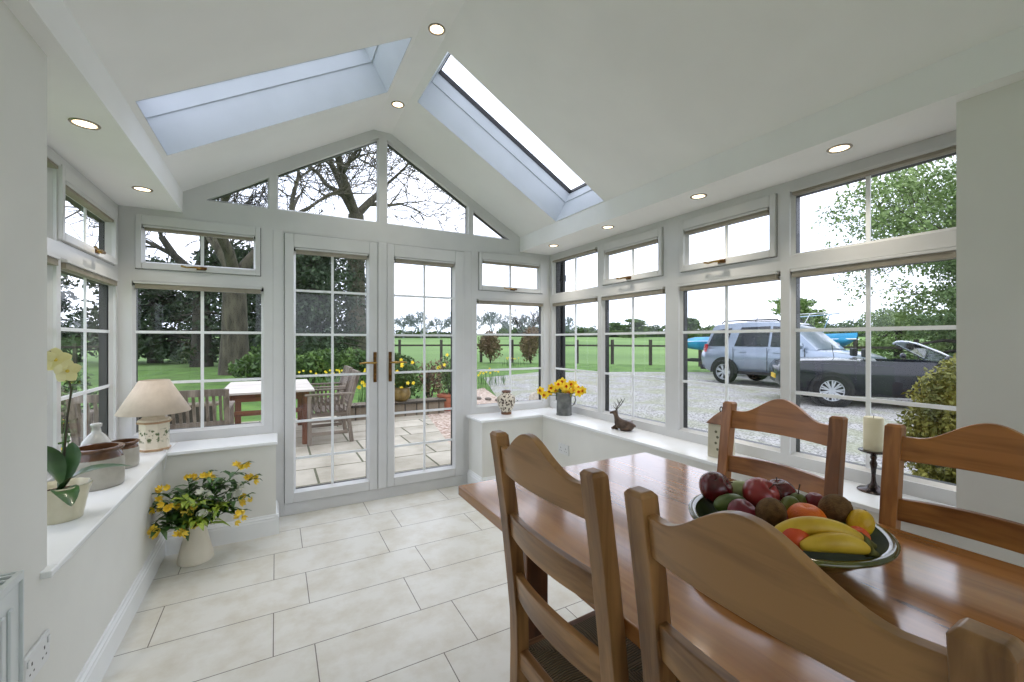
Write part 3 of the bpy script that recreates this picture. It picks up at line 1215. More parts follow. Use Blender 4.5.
def apple(name, label, cat, loc, r, mat, squash=0.92, stem=True, rot=(0, 0, 0), group=None):
    t = thing(name, label, cat, loc, rot=rot, group=group)
    b = MB()
    prof = []
    for i in range(17):
        a = PI * i / 16
        rr = r * math.sin(a) * (1 + 0.06 * math.cos(a))
        z = -r * squash * math.cos(a)
        if a > PI * 0.80:
            z -= r * 0.30 * ((a - PI * 0.80) / (PI * 0.20)) ** 1.6
        if a < PI * 0.12:
            z += r * 0.12 * (1 - a / (PI * 0.12))
        prof.append((rr if 0 < i < 16 else 0, z))
    b.lathe(prof, n=24, fn=lambda a, z: 1 + 0.02 * math.cos(5 * a) * (1 if z < 0 else 0.3))
    b.build('flesh', mat, t, smooth='all')
    if stem:
        b = MB()
        b.tube([(0, 0, r * squash * 0.55), (0.001, 0, r * squash * 0.85), (r * 0.1, 0, r * squash * 1.12)], [0.0016, 0.0014, 0.002], 6)
        b.build('stem', FR['stem'], t, smooth=True)
    return t


def egg(name, label, cat, loc, r, mat, sc, rot, group=None, stem=False):
    t = thing(name, label, cat, loc, rot=rot, group=group)
    b = MB()
    b.lathe([(0 if i in (0, 16) else r * math.sin(PI * i / 16) * sc[0] * (1 - 0.06 * math.cos(PI * i / 16)), -r * sc[2] * math.cos(PI * i / 16)) for i in range(17)], n=24)
    b.build('flesh', mat, t, smooth='all')
    b = MB()
    e = r * sc[2]
    b.lathe([(0.0025, e * 0.97), (0.0035, e * 1.0), (0.002, e * 1.03), (0, e * 1.03)], n=8)
    if stem:
        b.tube([(0, 0, e), (0.002, 0, e + 0.012), (0.006, 0, e + 0.024)], [0.0016, 0.0014, 0.002], 6)
    b.build('stem', FR['stem'], t, smooth=True)
    return t


apple('apple', 'dark red apple at the far left end of the heap', 'apple', (1.078, 0.761, 0.886), 0.046, FR['red'], rot=(0.9, 0.5, 0))
egg('mango', 'dull green avocado below the dark red apple', 'avocado', (1.056, 0.702, 0.862), 0.032, FR['green'], (0.9, 0.9, 1.35), (1.5, 0, 0.9))
egg('pear', 'pale green pear behind the rosy apple', 'pear', (1.142, 0.735, 0.872), 0.034, FR['pale'], (0.9, 0.9, 1.25), (1.4, 0, 0.6))
apple('apple', 'large rosy red apple in the middle of the heap', 'apple', (1.142, 0.672, 0.884), 0.046, FR['rosy'], rot=(0.7, -0.3, 0.4))
apple('apple', 'dark red apple with a stem hollow, behind the rosy one', 'apple', (1.207, 0.66, 0.882), 0.040, FR['red'], rot=(-0.15, -0.2, 0))
apple('plum', 'purple red plum on the near rim beside the green avocado', 'plum', (1.027, 0.650, 0.866), 0.036, FR['plum'], squash=0.85, stem=False, rot=(0.5, 0.2, 0))
egg('kiwi', 'brown kiwi fruit between the rosy apple and the plum', 'kiwi', (1.050, 0.596, 0.880), 0.034, FR['kiwi'], (0.95, 0.95, 1.08), (0.5, 0.3, 0))
apple('nectarine', 'red nectarine half hidden between the kiwi and the orange', 'nectarine', (1.100, 0.600, 0.850), 0.032, FR['plum'], stem=False)
egg('fig', 'small green fig left of the stemmed one', 'fig', (1.150, 0.604, 0.877), 0.022, FR['lime'], (0.95, 0.95, 1.1), (0.3, 0.8, 0))
egg('fig', 'small green fig with an upright dark stem', 'fig', (1.193, 0.606, 0.876), 0.022, FR['lime'], (0.95, 0.95, 1.1), (0.1, -0.15, 0), stem=True)
apple('orange', 'orange lying in front of the green figs', 'orange', (1.127, 0.553, 0.868), 0.042, FR['orange'], squash=0.82, stem=False)
apple('plum', 'small purple plum tucked behind the large kiwi', 'plum', (1.216, 0.577, 0.884), 0.024, FR['plum'], stem=False)
egg('kiwi', 'large brown kiwi fruit at the right of the heap', 'kiwi', (1.190, 0.521, 0.889), 0.0335, FR['kiwi'], (0.98, 0.98, 1.08), (0.9, 0.4, 0.3))
egg('lemon', 'yellow lemon at the right end of the heap', 'lemon', (1.190, 0.470, 0.872), 0.0275, FR['lemon'], (0.95, 0.95, 1.2), (0.3, 0.2, 0.5))
apple('tomato', 'orange red nectarine peeping over the near chair rail', 'nectarine', (0.998, 0.515, 0.866), 0.031, FR['tomato'], stem=False)
apple('nectarine', 'red and yellow nectarine by the banana tips', 'nectarine', (1.150, 0.458, 0.858), 0.022, FR['tomato'], stem=False)


def banana(label, pts, r):
    c = Vector(pts[1])
    t = thing('banana', label, 'banana', tuple(c))
    P0, P1, P2 = [Vector(p) - c for p in pts]
    b = MB()
    path, rad = [], []
    for i in range(15):
        u = i / 14
        q = P0 * (1 - u) * (1 - 2 * u) + P1 * 4 * u * (1 - u) + P2 * u * (2 * u - 1)
        path.append(q)
        rad.append(r * (0.25 + 0.75 * min(1, math.sin(PI * min(max(u, 0.02), 0.98)) ** 0.55 * 1.02)))
    b.tube(path, rad, 6)
    b.build('peel', FR['banana'], t, smooth='all', subsurf=1)
    b = MB()
    d = (path[-1] - path[-2]).normalized()
    b.tube([path[-2] + d * 0.004, path[-1] + d * 0.004, path[-1] + d * 0.02], [r * 0.62, r * 0.42, r * 0.25], 6)
    b.build('stalk', FR['tip'], t, smooth='all')
    return t


banana('banana lying uppermost beside the orange', [(0.970, 0.545, 0.868), (1.035, 0.487, 0.892), (1.108, 0.428, 0.866)], 0.0250)
banana('banana nearest the bowl rim, below the other banana', [(0.975, 0.492, 0.860), (1.033, 0.447, 0.874), (1.086, 0.414, 0.858)], 0.0245)

# ------------------------------------------------------------------ candle on its holder (right sill)
M['ivory'] = noisy('ivory_wax', (216, 208, 176), (226, 219, 190), 6, 0.5)
M['darkiron'] = noisy('dark_bronze_metal', (28, 20, 18), (62, 40, 32), 16, 0.25, metal=0.6, coat=0.4)
t = thing('candle_holder', 'dark turned metal candle holder standing on the right sill', 'candle holder', (2.340, 0.874, SILL))
b = MB()
b.lathe([(0, 0.0), (0.058, 0.0), (0.060, 0.004), (0.055, 0.009), (0.03, 0.014), (0.022, 0.024), (0.013, 0.032), (0.009, 0.045), (0.0075, 0.07), (0.010, 0.10), (0.014, 0.125), (0.009, 0.140), (0.013, 0.152), (0.010, 0.160), (0.020, 0.168), (0.048, 0.174), (0.056, 0.180), (0.054, 0.184), (0.0, 0.182)], n=32)
b.build('stand', M['darkiron'], t, smooth=True)
t = thing('candle', 'thick ivory pillar candle on the dark holder', 'candle', (2.340, 0.874, SILL + 0.1845))
b = MB()
b.lathe([(0, 0), (0.036, 0.0), (0.0365, 0.003), (0.0365, 0.142), (0.034, 0.147), (0.022, 0.144), (0, 0.142)], n=32)
b.build('wax', M['ivory'], t, smooth=True)
b = MB(); b.tube([(0, 0, 0.14), (0.001, 0, 0.15), (0.003, 0, 0.156)], 0.0012, 6)
b.build('wick', M['black'], t)

# ------------------------------------------------------------------ ceramic birdhouse lantern (right sill)
M['cream_cer'] = noisy('cream_ceramic', (190, 184, 160), (208, 202, 180), 8, 0.35)
M['brown_cer'] = noisy('brown_roof_glaze', (96, 62, 40), (132, 90, 60), 14, 0.4)
t = thing('birdhouse', 'cream ceramic birdhouse with brown roof on the right sill, behind the far chair', 'ornament', (2.262, 1.565, SILL), rotz=0.15)
b = MB()
w = 0.055
b.loft([[(-w, -w, 0), (w, -w, 0), (w, w, 0), (-w, w, 0)], [(-w * .95, -w * .95, .195), (w * .95, -w * .95, .195), (w * .95, w * .95, .195), (-w * .95, w * .95, .195)]])
b.build('body', M['cream_cer'], t, bevel=0.006, seg=3)
b = MB()
w = 0.062
b.loft([[(-w, -w, .193), (w, -w, .193), (w, w, .193), (-w, w, .193)], [(-w * .5, -w * .5, .235), (w * .5, -w * .5, .235), (w * .5, w * .5, .235), (-w * .5, w * .5, .235)], [(-.005, -.005, .262), (.005, -.005, .262), (.005, .005, .262), (-.005, .005, .262)]])
b.build('roof', M['brown_cer'], t, bevel=0.004)
b = MB()
b.tube([(0.014 * math.cos(a), 0, 0.274 + 0.014 * math.sin(a)) for a in [k * 2 * PI / 14 for k in range(15)]], 0.003, 6, cap=False)
b.build('hanging_ring', M['darkiron'], t, smooth=True)
b = MB()
for z in (0.05, 0.085, 0.12, 0.15):
    b.ball((-0.0535, 0.005 * math.sin(z * 90), z), 0.008, 8, 6, (0.3, 1, 1))
b.build('painted_marks', noisy('olive_marks', (84, 84, 60), (110, 108, 80), 9, 0.5), t)

# ------------------------------------------------------------------ deer figurine (right sill)
M['deer'] = noisy('bronze_deer', (62, 48, 38), (104, 84, 68), 18, 0.4, metal=0.35)
M['antler'] = noisy('dark_antler', (44, 34, 28), (70, 56, 46), 18, 0.5)
t = thing('deer_figurine', 'small brown figurine of a resting stag with antlers on the right sill', 'figurine', (2.275, 2.375, SILL), rotz=0.42)
me = bpy.data.meshes.new('body')
# skeleton: local +Y is the direction the stag faces
sk = [
    ((0, -0.055, 0.040), 0.034), ((0, -0.015, 0.046), 0.036), ((0, 0.025, 0.048), 0.035), ((0, 0.048, 0.075), 0.024),
    ((0, 0.058, 0.108), 0.016), ((0, 0.062, 0.132), 0.015), ((0, 0.088, 0.126), 0.011), ((0, 0.108, 0.119), 0.007),
    ((0.022, 0.04, 0.022), 0.014), ((0.028, 0.075, 0.013), 0.010), ((0.024, 0.045, 0.008), 0.008),
    ((-0.022, 0.04, 0.022), 0.014), ((-0.026, 0.085, 0.013), 0.010), ((-0.024, 0.06, 0.008), 0.008),
    ((0.026, -0.05, 0.024), 0.022), ((0.034, -0.012, 0.015), 0.012), ((0.034, 0.01, 0.009), 0.008),
    ((-0.026, -0.05, 0.024), 0.022), ((-0.034, -0.012, 0.015), 0.012), ((-0.034, 0.01, 0.009), 0.008),
    ((0, -0.088, 0.046), 0.010), ((0, -0.098, 0.036), 0.006),
    ((0.022, 0.054, 0.142), 0.005), ((-0.022, 0.054, 0.142), 0.005),
]
ed = [(0, 1), (1, 2), (2, 3), (3, 4), (4, 5), (5, 6), (6, 7), (2, 8), (8, 9), (9, 10), (2, 11), (11, 12), (12, 13),
      (0, 14), (14, 15), (15, 16), (0, 17), (17, 18), (18, 19), (0, 20), (20, 21), (5, 22), (5, 23)]
me.from_pydata([p for p, r in sk], ed, [])
o = bpy.data.objects.new('body', me)
C.objects.link(o)
o.parent = t
o.modifiers.new('skin', 'SKIN')
for v, (p, r) in zip(me.skin_vertices[0].data, sk):
    v.radius = (r, r)
me.skin_vertices[0].data[1].use_root = True
mo = o.modifiers.new('sub', 'SUBSURF'); mo.levels = 2; mo.render_levels = 2
me.materials.append(M['deer'])
for s in (-1, 1):
    b = MB()
    b.tube([(s * .008, 0.056, 0.145), (s * .016, 0.044, 0.165), (s * .026, 0.026, 0.190), (s * .030, 0.010, 0.215), (s * .026, -0.002, 0.238)], [0.0035, 0.0032, 0.003, 0.0026, 0.0012], 7)
    b.tube([(s * .013, 0.048, 0.157), (s * .018, 0.066, 0.172), (s * .018, 0.074, 0.184)], [0.0028, 0.0022, 0.001], 6)
    b.tube([(s * .022, 0.034, 0.180), (s * .028, 0.052, 0.200), (s * .027, 0.058, 0.213)], [0.0026, 0.002, 0.001], 6)
    b.tube([(s * .029, 0.016, 0.206), (s * .033, 0.030, 0.226), (s * .032, 0.034, 0.238)], [0.0024, 0.0018, 0.001], 6)
    b.build('antler', M['antler'], t, smooth=True)

# ------------------------------------------------------------------ galvanised jug with daffodils
M['zinc'] = noisy('aged_zinc', (92, 94, 92), (132, 134, 130), 14, 0.45, metal=0.7)
JX, JY = 2.285, 3.135
t = thing('metal_jug', 'grey metal jug holding daffodils in the far sill corner', 'jug', (JX, JY, SILL))
b = MB()
b.lathe([(0, 0), (0.071, 0.0), (0.073, 0.006), (0.069, 0.012), (0.067, 0.10), (0.068, 0.185), (0.074, 0.200), (0.071, 0.203), (0.064, 0.188), (0.062, 0.02), (0, 0.018)], n=32)
b.build('body', M['zinc'], t, smooth=True)
b = MB()
b.tube([(0.066, -0.02, 0.17), (0.095, -0.035, 0.165), (0.102, -0.038, 0.13), (0.088, -0.03, 0.09), (0.066, -0.02, 0.075)], 0.005, 8)
b.build('jug_handle', M['zinc'], t, smooth=True)
M['daf_y'] = noisy('daffodil_yellow', (248, 212, 20), (254, 230, 70), 12, 0.5)
M['daf_o'] = noisy('daffodil_trumpet_orange', (220, 84, 8), (236, 116, 16), 12, 0.5)
M['stemg'] = noisy('stem_green', (54, 88, 34), (82, 116, 48), 20, 0.5)
M['leafd'] = noisy('leaf_deep_green', (36, 68, 28), (72, 108, 48), 16, 0.4)
M['leafl'] = noisy('leaf_yellow_green', (104, 132, 34), (150, 168, 56), 16, 0.45)


def petal(b, base, d, side, length, width, curl=0.15, up=None):
    """pointed petal from base along d"""
    base, d, side = Vector(base), Vector(d).normalized(), Vector(side).normalized()
    nrm = d.cross(side)
    rows = []
    for u, w in ((0, 0.25), (0.3, 0.85), (0.6, 1.0), (0.85, 0.6), (1.0, 0.05)):
        p = base + d * (length * u) + nrm * (curl * length * u * u)
        rows.append([b.bm.verts.new(p - side * width * w / 2 + nrm * 0.06 * width), b.bm.verts.new(p), b.bm.verts.new(p + side * width * w / 2 + nrm * 0.06 * width)])
    for a, c in zip(rows, rows[1:]):
        for k in range(2):
            b.bm.faces.new((a[k], a[k + 1], c[k + 1], c[k]))


def frame_of(n):
    n = Vector(n).normalized()
    a = n.cross(Vector((0, 0, 1)))
    if a.length < 1e-3:
        a = Vector((1, 0, 0))
    a.normalize()
    return n, a, a.cross(n).normalized()


def daffodil(base, mid, head, face, label, size=0.034):
    """all in coordinates relative to the flower base"""
    t = thing('daffodil', label, 'flower', base, group='daffodils in the metal jug')
    h, m_ = Vector(head) - Vector(base), Vector(mid) - Vector(base)
    b = MB()
    b.tube([(0, 0, 0), m_, h], [0.0032, 0.003, 0.0028], 6)
    b.build('stem', M['stemg'], t, smooth=True)
    n, a, c = frame_of(face)
    b = MB()
    ph = random.random()
    for k in range(6):
        an = 2 * PI * k / 6 + ph
        d = a * math.cos(an) + c * math.sin(an) + n * 0.1
        s = a * -math.sin(an) + c * math.cos(an)
        petal(b, h, d, s, size, size * 0.72, 0.1)
    b.build('petals', M['daf_y'], t, smooth='all')
    b = MB()
    rings = []
    for u, r in ((-0.002, 0.004), (0.006, 0.007), (0.014, 0.009), (0.019, 0.0125)):
        rings.append([h + n * u + (a * math.cos(q) + c * math.sin(q)) * r for q in [2 * PI * k / 10 for k in range(10)]])
    b.loft(rings, cap=False)
    b.build('trumpet', M['daf_o'], t, smooth='all')


rd = random.Random(11)
heads = [(-0.150, 0.07, 0.235), (-0.135, 0.03, 0.20), (-0.105, -0.02, 0.27), (-0.085, 0.05, 0.225), (-0.06, -0.03, 0.295), (-0.045, 0.05, 0.24),
         (-0.02, -0.05, 0.26), (0.0, 0.03, 0.315), (0.01, -0.06, 0.225), (0.03, 0.02, 0.27), (0.045, -0.05, 0.30), (0.065, 0.04, 0.25), (0.04, -0.10, 0.25),
         (0.07, -0.12, 0.27), (0.10, -0.02, 0.29), (0.055, -0.16, 0.235), (0.10, -0.10, 0.24), (-0.03, -0.09, 0.285), (0.09, -0.17, 0.25)]
for i, (hx, hy, hz) in enumerate(heads):
    # spread mostly across the viewer's left-right
    k_ = 1.2 if hx < 0 else 0.95
    px = JX + hx * k_
    py = JY + hy * 0.9 - (hx * 0.35 if hx < 0 else 0)
    face = (-0.55 + rd.uniform(-.5, .5) + hx * 3, -0.8 + rd.uniform(-.35, .35), rd.uniform(-0.15, 0.35))
    daffodil((JX + hx * 0.12, JY + hy * 0.12, SILL + 0.05), (JX + hx * 0.45, JY + hy * 0.45, SILL + 0.05 + hz * 0.62), (px, py, SILL + hz - 0.02 + 0.0),
             face, {0: 'leftmost yellow daffodil in the grey metal jug, hanging lowest on that side', 7: 'topmost upright yellow daffodil in the middle of the grey metal jug', 18: 'rightmost yellow daffodil in the grey metal jug'}.get(i, 'yellow daffodil with an orange trumpet amid the bunch in the grey metal jug'), 0.041 + rd.uniform(-.003, .004))

# ------------------------------------------------------------------ little patterned pot on the garden sill
def pattern_mat():
    m, n, l, bs = newmat('brown_dash_pattern')
    tc = n.new('ShaderNodeTexCoord')
    vo = n.new('ShaderNodeTexVoronoi'); vo.inputs['Scale'].default_value = 48; vo.distance = 'CHEBYCHEV'
    l.new(tc.outputs['Object'], vo.inputs['Vector'])
    rp = n.new('ShaderNodeValToRGB'); rp.color_ramp.interpolation = 'CONSTANT'
    rp.color_ramp.elements[0].color = srgb(70, 48, 32)
    rp.color_ramp.elements[1].position = 0.34
    rp.color_ramp.elements[1].color = srgb(216, 208, 190)
    l.new(vo.outputs['Distance'], rp.inputs['Fac'])
    l.new(rp.outputs['Color'], bs.inputs['Base Color'])
    bs.inputs['Roughness'].default_value = 0.3
    return m


t = thing('patterned_pot', 'small round cream pot with brown dashes on the sill right of the doors', 'pot', (1.845, 3.425, SILL))
t.scale = (0.97, 0.97, 1.14)
b = MB()
b.lathe([(0, 0), (0.048, 0.0), (0.050, 0.008), (0.048, 0.02)], n=32)
b.build('foot', M['brown_cer'], t, smooth=True)
b = MB()
b.lathe([(0.034, 0.172), (0.044, 0.178), (0.044, 0.186), (0.036, 0.188), (0.034, 0.17)], n=32)
b.build('rim', M['brown_cer'], t, smooth=True)
b = MB()
b.lathe([(0.048, 0.020), (0.064, 0.045), (0.083, 0.085), (0.088, 0.112), (0.080, 0.140), (0.052, 0.162), (0.038, 0.172), (0.036, 0.176)], n=32)
b.build('body', pattern_mat(), t, smooth='all')
b = MB()
for s in (-1, 1):
    b.tube([(s * .07, 0, 0.145), (s * .09, 0, 0.14), (s * .092, 0, 0.12), (s * .084, 0, 0.108)], 0.006, 8)
b.build('lugs', M['cream_cer'], t, smooth=True)

# ------------------------------------------------------------------ table lamp in the left corner
M['shade'] = noisy('cream_lamp_shade', (206, 190, 172), (216, 200, 182), 20, 0.8)


def floral_mat():
    m, n, l, bs = newmat('cream_with_green_flowers')
    tc = n.new('ShaderNodeTexCoord')
    ns = n.new('ShaderNodeTexNoise'); ns.inputs['Scale'].default_value = 42; ns.inputs['Detail'].default_value = 3
    l.new(tc.outputs['Object'], ns.inputs['Vector'])
    rp = n.new('ShaderNodeValToRGB')
    rp.color_ramp.elements[0].position = 0.40
    rp.color_ramp.elements[0].color = srgb(92, 104, 66)
    rp.color_ramp.elements[1].position = 0.47
    rp.color_ramp.elements[1].color = srgb(222, 212, 190)
    e = rp.color_ramp.elements.new(0.66); e.color = srgb(222, 212, 190)
    e = rp.color_ramp.elements.new(0.70); e.color = srgb(150, 110, 96)
    l.new(ns.outputs['Fac'], rp.inputs['Fac'])
    sep = n.new('ShaderNodeSeparateXYZ'); l.new(tc.outputs['Object'], sep.inputs[0])
    mr = n.new('ShaderNodeMapRange'); mr.inputs['From Min'].default_value = 0.045; mr.inputs['From Max'].default_value = 0.030
    d = n.new('ShaderNodeMath'); d.operation = 'SUBTRACT'; d.inputs[1].default_value = 0.095
    l.new(sep.outputs['Z'], d.inputs[0])
    a = n.new('ShaderNodeMath'); a.operation = 'ABSOLUTE'; l.new(d.outputs[0], a.inputs[0])
    l.new(a.outputs[0], mr.inputs['Value'])
    mix = n.new('ShaderNodeMix'); mix.data_type = 'RGBA'
    mix.inputs['A'].default_value = srgb(222, 212, 190)
    l.new(mr.outputs['Result'], mix.inputs['Factor']); l.new(rp.outputs['Color'], mix.inputs['B'])
    l.new(mix.outputs['Result'], bs.inputs['Base Color'])
    bs.inputs['Roughness'].default_value = 0.25
    return m


t = thing('table_lamp', 'table lamp with pleated cream shade and floral ceramic base in the left sill corner', 'lamp', (-0.655, 3.36, SILL))
oct_ = lambda a, z: 1.0 / math.cos(((a + PI / 8) % (PI / 4)) - PI / 8) * 0.96
b = MB()
b.lathe([(0, 0), (0.076, 0.0), (0.078, 0.012), (0.072, 0.022), (0.072, 0.165), (0.080, 0.175), (0.080, 0.19), (0.062, 0.20), (0.055, 0.212), (0.060, 0.22), (0.060, 0.23), (0.045, 0.24), (0, 0.242)], n=48, fn=oct_)
b.build('base', floral_mat(), t, smooth=20)
for z0, r in ((0.003, 0.081), (0.168, 0.084), (0.214, 0.0625)):
    b = MB(); b.lathe([(r * .94, z0), (r, z0 + 0.003), (r, z0 + 0.010), (r * .94, z0 + 0.013)], n=48, fn=oct_)
    b.build('brown_band', noisy('tan_glaze_band', (166, 132, 98), (186, 152, 116), 14, 0.3), t, smooth=20)
b = MB(); b.tube([(0, 0, 0.24), (0, 0, 0.36)], 0.007, 8)
b.build('lamp_stem', M['brass'], t, smooth=True)
b = MB()
b.lathe([(0.178, 0.232), (0.181, 0.234), (0.074, 0.430), (0.071, 0.430), (0.176, 0.236)], n=72, fn=lambda a, z: 1 + 0.008 * math.cos(36 * a))
b.build('lamp_shade', M['shade'], t, smooth='all')
b = MB(); b.tube([(0.05, -0.05, 0.006), (0.075, -0.09, 0.004), (0.0815, -0.128, 0.003), (0.0815, -0.138, -0.03), (0.072, -0.15, -0.10)], 0.0025, 6)
b.build('cord', M['socket'], t, smooth=True)

# ------------------------------------------------------------------ stoneware jars on the left sill
M['stone'] = noisy('grey_stoneware', (150, 146, 134), (172, 168, 156), 12, 0.35, coat=0.15)
M['stone_b'] = noisy('brown_salt_glaze', (74, 48, 30), (118, 80, 52), 10, 0.22, coat=0.3)
t = thing('stoneware_jar', 'large grey stoneware jar with brown collar on the left sill', 'jar', (-0.725, 2.655, SILL))
b = MB()
b.lathe([(0, 0), (0.088, 0.0), (0.094, 0.006), (0.096, 0.03), (0.096, 0.115), (0.092, 0.135)], n=40)
b.build('body', M['stone'], t, smooth='all')
b = MB()
b.lathe([(0.0925, 0.133), (0.088, 0.150), (0.080, 0.160), (0.080, 0.166), (0.094, 0.170), (0.096, 0.180), (0.088, 0.184), (0.074, 0.182), (0.074, 0.12), (0, 0.115)], n=40)
b.build('collar', M['stone_b'], t, smooth=True)
t = thing('stoneware_jar', 'smaller stoneware jar with brown rim just behind the large one', 'jar', (-0.712, 2.985, SILL))
b = MB()
b.lathe([(0, 0), (0.058, 0.0), (0.064, 0.006), (0.066, 0.03), (0.065, 0.095), (0.062, 0.105)], n=40)
b.build('body', M['stone'], t, smooth='all')
b = MB()
b.lathe([(0.0625, 0.103), (0.060, 0.118), (0.056, 0.124), (0.066, 0.128), (0.068, 0.136), (0.060, 0.140), (0.052, 0.138), (0.05, 0.1), (0, 0.095)], n=40)
b.build('collar', M['stone_b'], t, smooth=True)
t = thing('stoneware_flagon', 'glossy pale grey flagon with a narrow neck behind the large jar', 'flagon', (-0.795, 2.90, SILL))
b = MB()
b.lathe([(0, 0), (0.058, 0), (0.062, 0.006), (0.062, 0.13), (0.055, 0.165), (0.034, 0.195), (0.020, 0.21), (0.0165, 0.235), (0.022, 0.240), (0.023, 0.252), (0.018, 0.256), (0.012, 0.25), (0.011, 0.22)], n=36)
b.build('body', noisy('pale_grey_glaze', (176, 176, 170), (196, 196, 190), 8, 0.12, coat=0.6), t, smooth='all')

# ------------------------------------------------------------------ orchid in fluted cream pot
M['potc'] = noisy('cream_pot_glaze', (196, 190, 160), (214, 208, 182), 10, 0.35, coat=0.1)
OX, OY = -0.712, 2.235
t = thing('orchid_pot', 'cream fluted plant pot holding the orchid on the left sill', 'pot', (OX, OY, SILL))
b = MB()
b.lathe([(0, 0), (0.068, 0.0), (0.070, 0.006), (0.074, 0.03), (0.084, 0.085), (0.094, 0.120), (0.098, 0.128), (0.092, 0.130), (0.084, 0.11), (0.07, 0.10), (0, 0.10)], n=96,
        fn=lambda a, z: 1 + 0.025 * math.cos(12 * a + z * 30) * (1 if z > 0.01 else 0) + 0.02 * math.cos(6 * a) * (z / 0.13) ** 3)
b.build('body', M['potc'], t, smooth='all')
t.scale = (0.88, 0.88, 1)
b = MB()
b.lathe([(0, 0.101), (0.04, 0.108), (0.082, 0.104)], n=24)
b.build('bark', noisy('bark_chips', (60, 42, 30), (96, 70, 50), 60, 0.9, bump=0.5), t, smooth=True)
t = thing('orchid', 'pale yellow orchid with a dark arching stem in the cream pot', 'plant', (OX, OY, SILL + 0.105), scale=1.06)


def leaf(b, pts, w, fold=0.2):
    """long leaf following pts with max width w"""
    pts = [Vector(p) for p in pts]
    n = len(pts)
    rows = []
    for i, p in enumerate(pts):
        d = (pts[min(i + 1, n - 1)] - pts[max(i - 1, 0)]).normalized()
        s = d.cross(Vector((0, 0, 1)))
        if s.length < 1e-3:
            s = Vector((1, 0, 0))
        s.normalize()
        u = s.cross(d)
        ww = w * max(0.04, math.sin(PI * (0.10 + 0.88 * i / (n - 1))) ** 0.7) / 2
        rows.append([b.bm.verts.new(p - s * ww + u * fold * ww), b.bm.verts.new(p), b.bm.verts.new(p + s * ww + u * fold * ww)])
    for a, c in zip(rows, rows[1:]):
        for k in range(2):
            b.bm.faces.new((a[k], a[k + 1], c[k + 1], c[k]))


for pts, w in (([(0, 0, 0), (0.03, -0.02, 0.045), (0.085, 0.0, 0.062), (0.14, 0.03, 0.058), (0.185, 0.06, 0.045)], 0.085),
               ([(0, 0, 0), (-0.02, 0.0, 0.06), (-0.02, -0.03, 0.12), (-0.03, -0.07, 0.17), (-0.04, -0.10, 0.19)], 0.085),
               ([(0, 0, 0), (0.02, 0.02, 0.06), (0.02, 0.03, 0.12), (0.01, 0.06, 0.16)], 0.075),
               ([(0, 0, 0), (0.02, -0.05, 0.02), (0.05, -0.10, 0.01), (0.07, -0.14, -0.02)], 0.075)):
    b = MB()
    leaf(b, pts, w, 0.35)
    b.build('leaf', noisy('orchid_leaf', (44, 78, 40), (72, 108, 58), 10, 0.3, coat=0.2), t, smooth='all', subsurf=1)
b = MB()
b.tube([(0, 0, 0), (0.005, 0.01, 0.12), (0.01, 0.02, 0.26), (0.018, 0.03, 0.36), (0.012, 0.0, 0.44), (-0.015, -0.04, 0.50), (-0.03, -0.09, 0.49)], [0.0035, 0.0035, 0.0032, 0.003, 0.0028, 0.0025, 0.002], 7)
b.build('flower_stem', noisy('dark_orchid_stem', (46, 40, 28), (70, 66, 40), 20, 0.6), t, smooth=True)
b = MB(); b.tube([(-0.005, 0.005, 0), (0.004, 0.016, 0.2), (0.02, 0.034, 0.37)], 0.0025, 6)
b.tube([(-0.006, 0.0, 0.17), (0.014, 0.03, 0.172)], 0.004, 6)
b.build('support_cane', M['stemg'], t, smooth=True)
M['orch'] = noisy('orchid_pale_yellow', (222, 216, 150), (234, 230, 180), 12, 0.5)
for (hx, hy, hz, fx, fy, fz) in ((-0.005, -0.03, 0.470, .5, -.9, .1), (-0.030, -0.075, 0.475, .3, -1, .1), (0.02, -0.02, 0.43, .8, -.7, -.1), (-0.04, -0.13, 0.415, .3, -1, 0), (-0.05, -0.16, 0.36, .4, -.9, 0)):
    b = MB()
    n, a, c = frame_of((fx, fy, fz))
    for k in range(5):
        an = PI / 2 + 2 * PI * k / 5
        d = a * math.cos(an) + c * math.sin(an) + n * 0.12
        s = a * -math.sin(an) + c * math.cos(an)
        petal(b, (hx, hy, hz), d, s, 0.044, 0.042, -0.1)
    o = b.build('blossom', M['orch'], t, smooth='all', subsurf=1)
    b = MB(); b.ball(Vector((hx, hy, hz)) + n * 0.006, 0.006, 8, 6)
    b.build('lip', noisy('orchid_lip', (206, 180, 60), (222, 200, 90), 20, 0.5), o, smooth='all')

# ------------------------------------------------------------------ white cone vase with a big bunch of flowers on the floor
VX, VY = -0.415, 3.105
t = thing('cone_vase', 'cream cone shaped vase standing on the floor in the left corner', 'vase', (VX, VY, 0))
b = MB()
b.lathe([(0, 0), (0.108, 0.0), (0.113, 0.005), (0.109, 0.03), (0.080, 0.13), (0.052, 0.235), (0.048, 0.250), (0.044, 0.250), (0.047, 0.235), (0.06, 0.14), (0, 0.02)], n=40)
b.build('body', noisy('cream_matt_vase', (222, 214, 194), (230, 223, 205), 6, 0.4), t, smooth=True)
t.scale = (0.80, 0.80, 1)
M['als_y'] = noisy('alstroemeria_yellow', (238, 206, 52), (246, 224, 104), 14, 0.5)
M['als_w'] = noisy('lily_white', (240, 240, 228), (248, 248, 240), 12, 0.5)
rb = random.Random(5)
TOP = Vector((VX, VY, 0.235))


